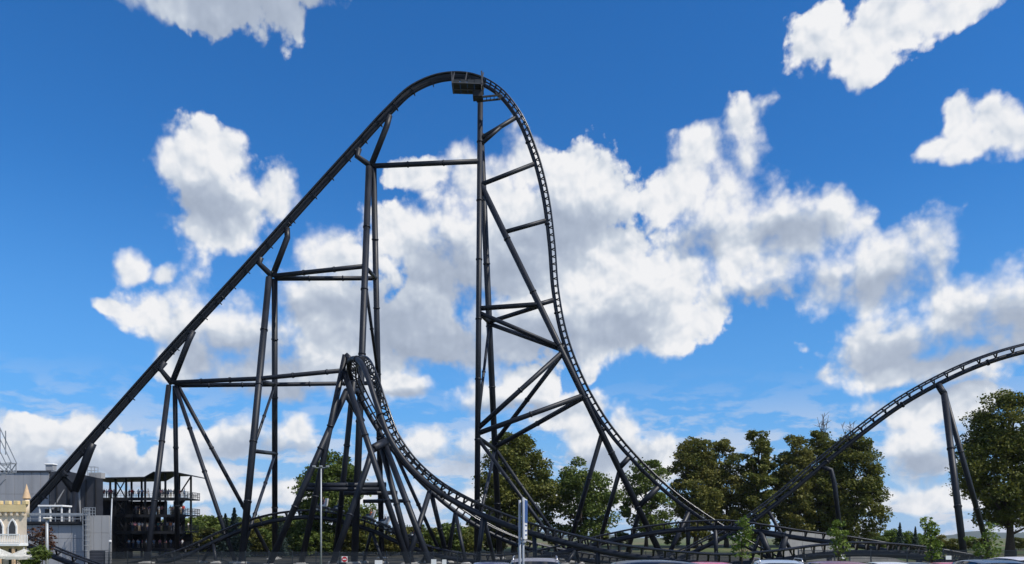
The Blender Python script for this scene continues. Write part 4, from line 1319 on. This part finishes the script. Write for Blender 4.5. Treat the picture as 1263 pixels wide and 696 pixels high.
# ------------------------------------------------------------------ train on the low track
def train():
    seatm = material('white_seat_shell', (.62, .62, .63), .45, 0, .08, 4)
    bodym = material('dark_train_body', (.02, .02, .024), .4, .2, .3, 3)
    tr_ = material('train_trim', (.25, .26, .28), .35, .6, .2, 3)
    def frame_at(px):
        f = LS(px); return f
    names = ['leading', 'second', 'third', 'fourth', 'fifth', 'sixth', 'seventh']
    r_ = random.Random(9)
    # shared part meshes, x forward, z up, origin on the track centre line
    bm = bmesh.new(); prism(bm, [(-1.0, .22), (1.0, .22), (1.0, .48), (.7, .62), (-.8, .62), (-1.0, .5)], 'y', -.72, .72)
    bmesh.ops.bevel(bm, geom=bm.edges[:], offset=.04, segments=1, affect='EDGES'); chassis = bpy.data.meshes.new('chassis'); bm.to_mesh(chassis); bm.free(); chassis.materials.append(bodym)
    bm = bmesh.new()
    prism(bm, [(-.30, .62), (.30, .62), (.34, .84), (-.06, .90), (-.22, 1.86), (-.44, 1.90), (-.40, .80)], 'y', -.27, .27)
    bmesh.ops.bevel(bm, geom=bm.edges[:], offset=.035, segments=1, affect='EDGES'); seat = bpy.data.meshes.new('seat'); bm.to_mesh(seat); bm.free(); seat.materials.append(seatm)
    bm = bmesh.new(); tube(bm, [Vector((-.3, -.25, 1.3)), Vector((.2, -.2, 1.2)), Vector((.3, 0, 1.05)), Vector((.2, .2, 1.2)), Vector((-.3, .25, 1.3))], .045, 6)
    lap = bpy.data.meshes.new('lap_bar'); bm.to_mesh(lap); bm.free(); lap.materials.append(tr_)
    bm = bmesh.new()
    bmesh.ops.create_cone(bm, cap_ends=True, segments=14, radius1=.17, radius2=.17, depth=.12, matrix=Matrix.Rotation(R(90), 4, 'X'))
    wheel = bpy.data.meshes.new('wheel'); bm.to_mesh(wheel); bm.free(); wheel.materials.append(tr_)
    shirts = ['white', 'black', 'red', 'pale blue', 'navy', 'orange', 'grey']
    for k in range(7):
        px = 399 + k * 18.2
        p, t, u, sd = LS(px)
        fwd = -t; side = u.cross(fwd)
        M = Matrix((fwd, side, u)).transposed().to_4x4(); M.translation = p + u * .10
        car = thing('coaster_car', f'{names[k]} car of the train on the low track, white seats', 'coaster car', group='cars of the coaster train')
        car.matrix_world = M
        link(bpy.data.objects.new('chassis', chassis), car)
        if k == 0:
            bm = bmesh.new(); prism(bm, [(1.0, .2), (1.5, .35), (1.45, .6), (1.15, 1.05), (1.0, 1.05)], 'y', -.6, .6)
            bmesh.ops.bevel(bm, geom=bm.edges[:], offset=.06, segments=2, affect='EDGES'); mesh_obj('nose', bm, bodym, car)
        for s in (-1, 1):
            st = share('seat', seat, car, (-.1, s * .36, 0))
            share('lap_bar', lap, st, (0, 0, 0))
            for x in (-.7, .7): share('wheel', wheel, car, (x, s * .62, .15))
            up = r_.random() < .45
            o = bpy.data.objects.new('person', RIDERS[up])
            link(o); sh = r_.choice(shirts); dress(o, sh, 'denim')
            o.matrix_world = M @ Matrix.Translation((.04, s * .36, .86))
            tag(o, f'rider in {sh} top {"with both arms raised" if up else "holding the lap bar"} in the {names[k]} train car', 'person', 'riders on the coaster train')


train()


# ------------------------------------------------------------------ castle front and parasols
def castle():
    d = 70; root = thing('castle_building', 'cream castle-like building with yellow battlements and white balcony', 'building', (X(0, d), d, -1.25)); o = root.location
    def bx(name, l, r, t, b, y0, y1, m, bev=0.0):
        bm = bmesh.new()
        x0, x1, z0, z1 = X(l, d), X(r, d), (ZP(b, d) if b is not None else -1.3), ZP(t, d)
        box(bm, Vector(((x0 + x1) / 2, d + (y0 + y1) / 2, (z0 + z1) / 2)) - o, (x1 - x0, y1 - y0, z1 - z0), bev=bev)
        return mesh_obj(name, bm, m, root)
    for nm, l, r, t, b, y0, y1, m in (('wall', -75, 33, 630, None, 0, 7, M_CASTLE), ('parapet', -76, 34, 622.5, 631.5, -.25, 7.2, M_CASTLE2)):
        q = bx(nm, l, r, t, b, y0, y1, m)
        for v in q.data.vertices:
            if v.co.y > 5: v.co.x -= 4.3
    for k in range(10): bx('merlon', 29 - k * 10.5, 35 - k * 10.5 - .3, 618, 622.4, -.25, .15, M_CASTLE2, .03)
    for k in range(14): bx('corbel', 28.5 - k * 7, 31 - k * 7, 631.6, 636, -.2, .004, M_CASTLE)
    for c in (16, -0.5, -17, -33.5):
        pts = [(-.40, 0), (.40, 0), (.40, .85), (.22, 1.25), (0, 1.5), (-.22, 1.25), (-.40, .85)]
        z0 = ZP(661, d) - o.z; x0 = X(c, d) - o.x
        bm = bmesh.new(); prism(bm, [(x0 + a * 1.0, z0 + b) for a, b in pts], 'y', -.10, -.004); w = mesh_obj('window_frame', bm, M_WHITE, root)
        bm = bmesh.new(); prism(bm, [(x0 + a * .72, z0 + b * .88 + .02) for a, b in pts], 'y', -.115, -.104); mesh_obj('pane', bm, M_DARKWIN, w)
    bx('balcony_floor', -76, 35, 670.3, 673.6, -1.3, -.004, M_WHITE, .02)
    bm = bmesh.new()
    x0, x1, zb = X(-76, d) - o.x, X(35, d) - o.x, ZP(670.3, d) - o.z
    for k in range(54):
        x = x0 + (x1 - x0) * k / 53; bar(bm, Vector((x, -1.25, zb)), Vector((x, -1.25, zb + .72)), .05, .05)
    bar(bm, Vector((x0, -1.25, zb + .76)), Vector((x1, -1.25, zb + .76)), .09, .09); bar(bm, Vector((x0, -1.25, zb + .1)), Vector((x1, -1.25, zb + .1)), .06, .06)
    for k in range(6): bar(bm, Vector((x1 - .03, -1.2 + k * .22, zb)), Vector((x1 - .03, -1.2 + k * .22, zb + .74)), .05, .05)
    mesh_obj('balustrade', bm, M_WHITE, root)
    for c in (25, 8, -9, -26): bx('post', c, c + 3, 673.8, None, -1.2, -1.0, M_CONE)
    for c in (16, -2, -20): bx('doorway', c - 5, c + 5, 677, None, -.05, -.004, M_DARKWIN)
    bm = bmesh.new(); tube(bm, [Vector((X(30.2, d) - o.x, .3, ZP(638, d) - o.z)), Vector((X(30.2, d) - o.x, .3, ZP(614.5, d) - o.z))], .23, 16); mesh_obj('turret', bm, M_CASTLE, root)
    bm = bmesh.new(); bmesh.ops.create_cone(bm, cap_ends=True, segments=20, radius1=.34, radius2=.015, depth=1.25, matrix=Matrix.Translation(Vector((X(30.2, d) - o.x, .3, ZP(614.5, d) - o.z + .61))))
    mesh_obj('turret_roof', bm, M_CONE, root)


castle()


def parasol(px, d, apex, rim, hw, label):
    root = thing('parasol', label, 'parasol', foot(px, d), group='parasols by the castle'); o = root.location
    za, zr, w = ZP(apex, d) - o.z, ZP(rim, d) - o.z, hw / FOC * d
    bm = bmesh.new()
    a = bm.verts.new((0, 0, za)); ring, low = [], []
    for k in range(16):
        th = 2 * math.pi * k / 16 + .2; s = 1.0 / max(abs(math.cos(2 * math.pi * k / 16)), abs(math.sin(2 * math.pi * k / 16))) ** .8
        ring.append(bm.verts.new((w * s * math.cos(th) * .85, w * s * math.sin(th) * .85, zr + (0.03 if k % 2 else 0)))); low.append(bm.verts.new((w * s * math.cos(th) * .86, w * s * math.sin(th) * .86, zr - .2)))
    for k in range(16):
        q = (k + 1) % 16
        bm.faces.new((a, ring[k], ring[q])); bm.faces.new((ring[k], low[k], low[q], ring[q]))
    bmesh.ops.solidify(bm, geom=bm.faces[:], thickness=.012)
    mesh_obj('canopy', bm, M_CANVAS, root)
    bm = bmesh.new(); tube(bm, [Vector((0, 0, 0)), Vector((0, 0, za + .12))], .03, 8); mesh_obj('pole', bm, M_GALV, root)
    for k in range(8):
        th = 2 * math.pi * k / 8 + .2
        bm = bmesh.new(); bar(bm, Vector((0, 0, za - .12)), Vector((w * .8 * math.cos(th), w * .8 * math.sin(th), zr + .0)), .02, .02); mesh_obj('rib', bm, M_GALV, root)
    bm = bmesh.new(); box(bm, (0, 0, .06), (.6, .6, .12), bev=.03); mesh_obj('base', bm, M_CONC, root)


parasol(-4, 62, 675, 686, 21, 'off-white parasol close against the castle wall')
parasol(29.5, 60, 677, 686.5, 19, 'off-white parasol standing next to the round bush')


# ------------------------------------------------------------------ posts, lamps, mast
def lamp(px, d, top, label, heads=1, r=.07):
    root = thing('street_lamp', label, 'street lamp', foot(px, d)); h = ZP(top, d) - root.location.z
    bm = bmesh.new(); tube(bm, [Vector((0, 0, -.1)), Vector((0, 0, h * .4)), Vector((0, 0, h))], [r * 1.4, r * 1.15, r], 10); mesh_obj('pole', bm, M_GALV, root)
    bm = bmesh.new(); bmesh.ops.create_cone(bm, cap_ends=True, segments=10, radius1=r * 2.4, radius2=r * 1.6, depth=.3, matrix=Matrix.Translation((0, 0, .12))); mesh_obj('base', bm, M_GALV, root)
    if heads == 1:
        bm = bmesh.new(); box(bm, (.12, -.1, h + .06), (.75, .34, .14), bev=.04); mesh_obj('lamp_head', bm, M_WHITE, root)
    else:
        bm = bmesh.new(); bar(bm, Vector((-.75, 0, h)), Vector((.75, 0, h)), .07, .07); mesh_obj('cross_arm', bm, M_GALV, root)
        for x in (-.7, 0, .7):
            bm = bmesh.new(); box(bm, (x, -.1, h + .12), (.34, .3, .16), bev=.04); mesh_obj('lamp_head', bm, M_GALV, root)


lamp(58, 78, 640, 'pale grey lamp post in front of the grey building', 1, .13)
lamp(396, 84, 577, 'tall pale lamp post in front of the banked turn supports', 3, .075)
root = thing('white_pole', 'plain pale pole rising beside the light annex', 'pole', foot(134, 108))
bm = bmesh.new(); tube(bm, [Vector((0, 0, -.1)), Vector((.25, 0, 4)), Vector((.45, 0, ZP(615, 108) + 1.5))], [.13, .11, .09], 10); mesh_obj('shaft', bm, M_GALV, root)
bm = bmesh.new(); box(bm, (.3, -.2, 3.3), (.3, .3, .3), bev=.05); mesh_obj('floodlight', bm, M_WHITE, root)

mast = thing('lattice_mast', 'grey lattice arm of a ride reaching in beside the hall roof', 'ride', foot(-34, 108)); o = mast.location
def mv(px, py, dy=0): return P(px, py, 108) + Vector((0, dy, 0)) - o
bm = bmesh.new()
for dy in (0, 1.2):
    for a, b in (((-34, 691), (-34, 470)), ((-28, 691), (-28, 470)), ((-34, 470), (14, 571)), ((-34, 500), (2, 574)), ((-28, 574), (13, 571)), ((13, 571), (13, 582)), ((-34, 590), (13, 582)), ((2, 574), (13, 583)), ((-8, 575), (2, 584)), ((13, 571), (5, 583)), ((0, 590), (-20, 612)), ((0, 530), (0, 560))):
        bar(bm, mv(*a, dy), mv(*b, dy), .1, .1)
for k in range(18):
    bar(bm, mv(-34, 690 - k * 12), mv(-28, 678 - k * 12), .06, .06); bar(bm, mv(-34, 690 - k * 12, 0), mv(-34, 678 - k * 12, 1.2), .06, .06)
for a in ((13, 571), (13, 582), (2, 574), (-34, 500)): bar(bm, mv(*a, 0), mv(*a, 1.2), .08, .08)
mesh_obj('lattice', bm, M_GALV, mast)

# ------------------------------------------------------------------ fence
def fence(label, x0, x1, y, h, step, group=None):
    z = ground((x0 + x1) / 2, y)
    root = thing('mesh_fence', label, 'fence', (x0, y, z), group=group)
    bm = bmesh.new()
    n = 46
    for k in range(n): bar(bm, Vector((.05 + (step - .1) * k / (n - 1), 0, .08)), Vector((.05 + (step - .1) * k / (n - 1), 0, h)), .028, .012)
    for k in range(8): bar(bm, Vector((.04, .0, .1 + (h - .12) * k / 7)), Vector((step - .04, .0, .1 + (h - .12) * k / 7)), .02, .03)
    pm = bpy.data.meshes.new('wire_panel'); bm.to_mesh(pm); bm.free(); pm.materials.append(M_WIRE)
    bm = bmesh.new(); box(bm, (0, 0, h / 2), (.07, .07, h + .12)); box(bm, (0, 0, h + .08), (.08, .08, .03))
    po = bpy.data.meshes.new('fence_post'); bm.to_mesh(po); bm.free(); po.materials.append(M_FPOST)
    k = 0
    while x0 + k * step < x1:
        share('fence_post', po, root, (k * step, 0.06, 0)); share('wire_panel', pm, root, (k * step, 0, 0)); k += 1
    share('fence_post', po, root, (k * step, 0.06, 0))


M_WIRE = material('coated_fence_wire', (.026, .034, .046), .5, .2, .2, 4)
M_FPOST = material('coated_fence_post', (.06, .07, .08), .5, .2, .2, 4)
fence('long dark mesh fence in front of the coaster supports', X(128, 86), X(905, 86), 86, 2.25, 2.5)
fence('dark mesh fence with tall posts before the meadow', X(985, 58), X(1300, 58), 58, 2.1, 2.6)
for px, py, d, w, h, lab, red in ((425, 690, 85.8, .62, .62, 'red and white round no entry sign on the mesh fence', True), (467, 694, 85.8, .8, .5, 'small white notice on the mesh fence below the train', False),
                                  (535, 693.5, 85.8, .55, .6, 'small white notice on the mesh fence under the sunlit leg', False), (548, 693.5, 85.8, .45, .55, 'narrow white notice on the mesh fence beside another notice', False),
                                  (1170, 688, 57.8, .40, .28, 'white notice board on the mesh fence before the meadow', False), (1040, 687, 57.8, .3, .3, 'white notice board on the mesh fence before the concrete wall', False)):
    root = thing('fence_sign', lab, 'sign', P(px, py, d))
    bm = bmesh.new(); box(bm, (0, 0, 0), (w, .02, h)); mesh_obj('board', bm, M_WHITE, root)
    if red:
        bm = bmesh.new(); bmesh.ops.create_cone(bm, cap_ends=True, segments=24, radius1=w * .46, radius2=w * .46, depth=.012, matrix=Matrix.Translation((0, -.018, 0)) @ Matrix.Rotation(R(90), 4, 'X'))
        mesh_obj('disc', bm, material('sign_red', (.5, .02, .03), .5, 0, .05, 3), root)
        bm = bmesh.new(); box(bm, (0, -.028, 0), (w * .62, .006, h * .17)); mesh_obj('bar', bm, M_WHITE, root)


# ------------------------------------------------------------------ concrete wall of the tunnel mouth
def tunnel_wall():
    d = 128; root = thing('concrete_wall', 'weathered pale concrete retaining wall beside the low tracks', 'wall', (X(1000, d), d, -1.5)); o = root.location
    m = M_CONC
    prof = [(957, 700), (970, 655), (1036, 661), (1036, 700)]
    pt = lambda q: [(X(a, d) - o.x, ZP(b, d) - o.z) for a, b in q]
    cols = [957, 974, 990, 1006, 1021, 1036]
    def top(px): return 655 + (px - 970) * 6 / 66 if px >= 970 else 655 + (970 - px) * 3.46
    for a, b in zip(cols, cols[1:]):
        q = [(a + .15, 700), (b - .15, 700), (b - .15, top(b))] + ([(970, 655)] if a < 970 < b else []) + [(a + .15, min(699, top(a)))]
        bm = bmesh.new(); prism(bm, pt(q), 'y', 0, .6); mesh_obj('wall_slab', bm, m, root)
    for a, b, ta, tb in ((1036, 1058, 677, 680), (1058, 1080, 680, 685), (1080, 1104, 685, 693)):
        bm = bmesh.new(); prism(bm, pt([(a + .15, 702), (b - .15, 702), (b - .15, tb), (a + .15, ta)]), 'y', -4, -3.4); mesh_obj('wall_slab', bm, m, root)


tunnel_wall()


# ------------------------------------------------------------------ parking sign
def parking_sign():
    d = 18.5; root = thing('parking_sign', 'blue and white parking sign seen almost edge-on, on grey posts', 'sign', foot(643, d)); o = root.location
    blue = material('sign_blue', (.03, .09, .27), .4, 0, .05, 3)
    for px, top in ((641, 617), (645.5, 613)):
        bm = bmesh.new(); tube(bm, [Vector((X(px, d) - o.x, (px - 641) * .06, -.1)), Vector((X(px, d) - o.x, (px - 641) * .06, ZP(top, d)))], .03, 10); mesh_obj('post', bm, M_GALV, root)
    yaw = R(84)
    c = Vector((X(648, d) - o.x, .25, 0))
    z0, z1 = ZP(665, d), ZP(615, d); zm = ZP(644.5, d)
    ax = Vector((math.cos(yaw), math.sin(yaw), 0))
    def board(name, za, zb, w, m, off, t=.03):
        bm = bmesh.new(); box(bm, c + Vector((off, 0, (za + zb) / 2)), (w, t, zb - za), yaw); return mesh_obj(name, bm, m, root)
    board('board', z0, z1, .72, M_WHITE, 0)
    board('blue_panel', zm, z1 - .03, .64, blue, .022, .012)
    bm = bmesh.new(); bar(bm, Vector((X(641, d) - o.x, 0, ZP(668, d))), Vector((X(648, d) - o.x, .25, ZP(668, d))), .05, .05); mesh_obj('bracket', bm, M_GALV, root)
    for k, zc in enumerate((.30, .18, .08)):
        board('print_line', z0 + zc, z0 + zc + .03, .42, blue, .020, .008)


parking_sign()


# ------------------------------------------------------------------ parked cars
TYRE = material('tyre_rubber', (.015, .015, .015), .9, 0, .2, 10)
RIM = material('alloy_rim', (.45, .45, .46), .3, .8, .1, 5)
M_CGLASS = glass_material('car_glass', (.012, .014, .016), .04)
LAMPW = glass_material('headlight_lens', (.6, .62, .64), .1)
LAMPR = glass_material('tail_light_lens', (.35, .01, .012), .15)


def car_paint(name, c):
    m = material('paint_' + name, c, .30, .15, .06, 2.0)
    b = m.node_tree.nodes['Principled BSDF']; b.inputs['Coat Weight'].default_value = .35; b.inputs['Coat Roughness'].default_value = .12
    return m


def car(px, d, rz, roof_row, paint, label, L=4.4, W=1.82, rails=False):
    g = foot(px, d)
    Hh = ZP(roof_row, d) - g.z
    root = thing('parked_car', label, 'car', g + Z * .008, rz, 'cars parked along the bottom of the car park')
    w = W / 2
    k = Hh - 1.5
    st = [(0.00, .45, .66, .72, .72, .72, .60), (.03, .26, .76, .84, .88, .88, .70), (.22, .22, .90 + k * .3, 1.00 + k * .3, 1, .98, .80), (.29, .22, .94 + k * .4, 1.03 + k * .4, 1, .98, .80),
          (.42, .22, .96 + k * .5, Hh - .08, 1, .97, .70), (.50, .22, .97 + k * .5, Hh - .015, 1, .97, .72), (.62, .22, .98 + k * .5, Hh, 1, .97, .73), (.75, .22, .99 + k * .5, Hh - .02, 1, .97, .72), (.86, .22, 1.0 + k * .5, Hh - .10, 1, .96, .69),
          (.965, .24, .98 + k * .5, 1.10 + k * .6, .96, .92, .72), (.99, .28, .90, .98, .92, .88, .70), (1.0, .45, .74, .80, .80, .78, .62)]
    rows = []
    for f, zl, zb, zr, a, b_, c_ in st:
        x = (f - .5) * L
        pr = [(a * .86 * w, zl), (a * w, zl + .10), (a * 1.0 * w, zl + (zb - zl) * .6), (b_ * w, zb), ((b_ * .45 + c_ * .55) * w, zb + (zr - zb) * .62), (c_ * w, zb + (zr - zb) * .90), (c_ * .78 * w, zb + (zr - zb) * .985), (0, zr)]
        rows.append([(x, yy, zz_) for yy, zz_ in pr] + [(x, -yy, zz_) for yy, zz_ in pr[-2::-1]])
    body, glass = bmesh.new(), bmesh.new()
    nv = len(rows[0])
    VB = [[body.verts.new(p) for p in r] for r in rows]; VG = [[glass.verts.new(p) for p in r] for r in rows]
    for i in range(len(rows) - 1):
        for j in range(nv):
            q = (j + 1) % nv
            seg = j if j < nv // 2 else nv - 2 - j
            side_glass = 4 <= i <= 7 and seg in (3, 4)
            screen = (i == 3 or i == 8) and seg >= 4 and j < nv - 1
            T_, S_ = (glass, VG) if (side_glass or screen) and j < nv - 1 else (body, VB)
            T_.faces.new((S_[i][j], S_[i][q], S_[i + 1][q], S_[i + 1][j]))
    body.faces.new(VB[0][::-1]); body.faces.new(VB[-1])
    for b in (body, glass):
        bmesh.ops.delete(b, geom=[v for v in b.verts if not v.link_faces], context='VERTS')
        bmesh.ops.recalc_face_normals(b, faces=b.faces[:])
    bo = mesh_obj('body', body, paint, root, True)
    sm = bo.modifiers.new('sub', 'SUBSURF'); sm.levels = 1; sm.render_levels = 2
    gl = mesh_obj('windows', glass, M_CGLASS, root, True)
    gl['kind'] = 'stuff'
    sm = gl.modifiers.new('sub', 'SUBSURF'); sm.levels = 1; sm.render_levels = 2
    for fx in (.18, .81):
        for s in (-1, 1):
            bm = bmesh.new(); bmesh.ops.create_cone(bm, cap_ends=True, segments=22, radius1=.325, radius2=.325, depth=.22, matrix=Matrix.Translation(((fx - .5) * L, s * (w - .10), .325)) @ Matrix.Rotation(R(90), 4, 'X'))
            wh = mesh_obj('tyre', bm, TYRE, root)
            bm = bmesh.new(); bmesh.ops.create_cone(bm, cap_ends=True, segments=18, radius1=.21, radius2=.19, depth=.03, matrix=Matrix.Translation(((fx - .5) * L, s * (w + .015), .325)) @ Matrix.Rotation(R(90), 4, 'X'))
            mesh_obj('rim', bm, RIM, wh)
    for s in (-1, 1):
        bm = bmesh.new(); box(bm, (-.478 * L, s * w * .62, .70), (.10, .36, .16), bev=.03); mesh_obj('headlight', bm, LAMPW, root)
        bm = bmesh.new(); box(bm, (.487 * L, s * w * .74, .86), (.08, .24, .22), bev=.03); mesh_obj('tail_light', bm, LAMPR, root)
        bm = bmesh.new(); box(bm, (-.16 * L, s * (w + .07), 1.03 + k * .4), (.12, .18, .13), bev=.03); mesh_obj('mirror', bm, paint, root)
        if rails:
            bm = bmesh.new(); z = Hh - .01
            tube(bm, [Vector((-.06 * L, s * w * .66, z - .06)), Vector((-.02 * L, s * w * .66, z + .05)), Vector((.26 * L, s * w * .66, z + .04)), Vector((.32 * L, s * w * .66, z - .08))], .018, 6)
            mesh_obj('roof_rail', bm, RIM, root)


car(606, 30, R(90), 693.7, car_paint('deep_blue', (.012, .02, .09)), 'deep blue car beside the parking sign and the grey van', 4.2)
car(660, 23.0, R(88), 688.7, car_paint('grey_violet', (.20, .19, .22)), 'grey van-like car with roof rails behind the parking sign', 4.5, 1.86, True)
car(776, 21.5, R(3), 690.7, car_paint('dark_navy', (.012, .014, .03)), 'long dark car seen from the side, next to the grey van', 5.0)
car(868, 27, R(60), 693.7, car_paint('pink_red', (.50, .06, .12)), 'pink-red car behind the end of the long dark car', 4.1)
car(962, 24.0, R(80), 691.2, car_paint('silver_blue', (.38, .42, .48)), 'silver-blue car below the raking sapling and concrete wall', 4.4, 1.82, True)
car(1042, 23.0, R(95), 692.7, car_paint('dark_red', (.16, .02, .03)), 'dark red car next to the silver-blue car', 4.3)
car(1100, 33, R(90), 693.7, car_paint('pale_white', (.62, .62, .62)), 'white small car between dark red and crimson cars', 4.0, 1.75)
car(1135, 35, R(80), 694.2, car_paint('black', (.01, .01, .011)), 'black small car next to the white small car', 4.2)
car(1186, 29, R(90), 694.2, car_paint('crimson', (.42, .03, .06)), 'crimson car below the tall two-legged hill support', 4.2)
car(1232, 23.5, R(85), 690.7, car_paint('petrol', (.05, .08, .12)), 'petrol-blue car below the bushy sapling', 4.4)
car(1274, 27, R(90), 687.2, car_paint('cream_white', (.70, .66, .66)), 'tall cream-white car beside the petrol-blue car', 4.6, 1.9)


# ------------------------------------------------------------------ summer haze
bm = bmesh.new()
box(bm, (0, 5300, 49), (26000, 11000, 106))
hz = mesh_obj('haze', bm, bpy.data.materials.new('thin_summer_haze'))
tag(hz, kind='stuff')
hm_ = hz.data.materials[0]; hm_.use_nodes = True
hm_.node_tree.nodes.clear()
pv = hm_.node_tree.nodes.new('ShaderNodeVolumePrincipled')
pv.inputs['Color'].default_value = (0.80, 0.88, 1.0, 1)
pv.inputs['Density'].default_value = 0.000032
mo = hm_.node_tree.nodes.new('ShaderNodeOutputMaterial')
hm_.node_tree.links.new(pv.outputs[0], mo.inputs['Volume'])
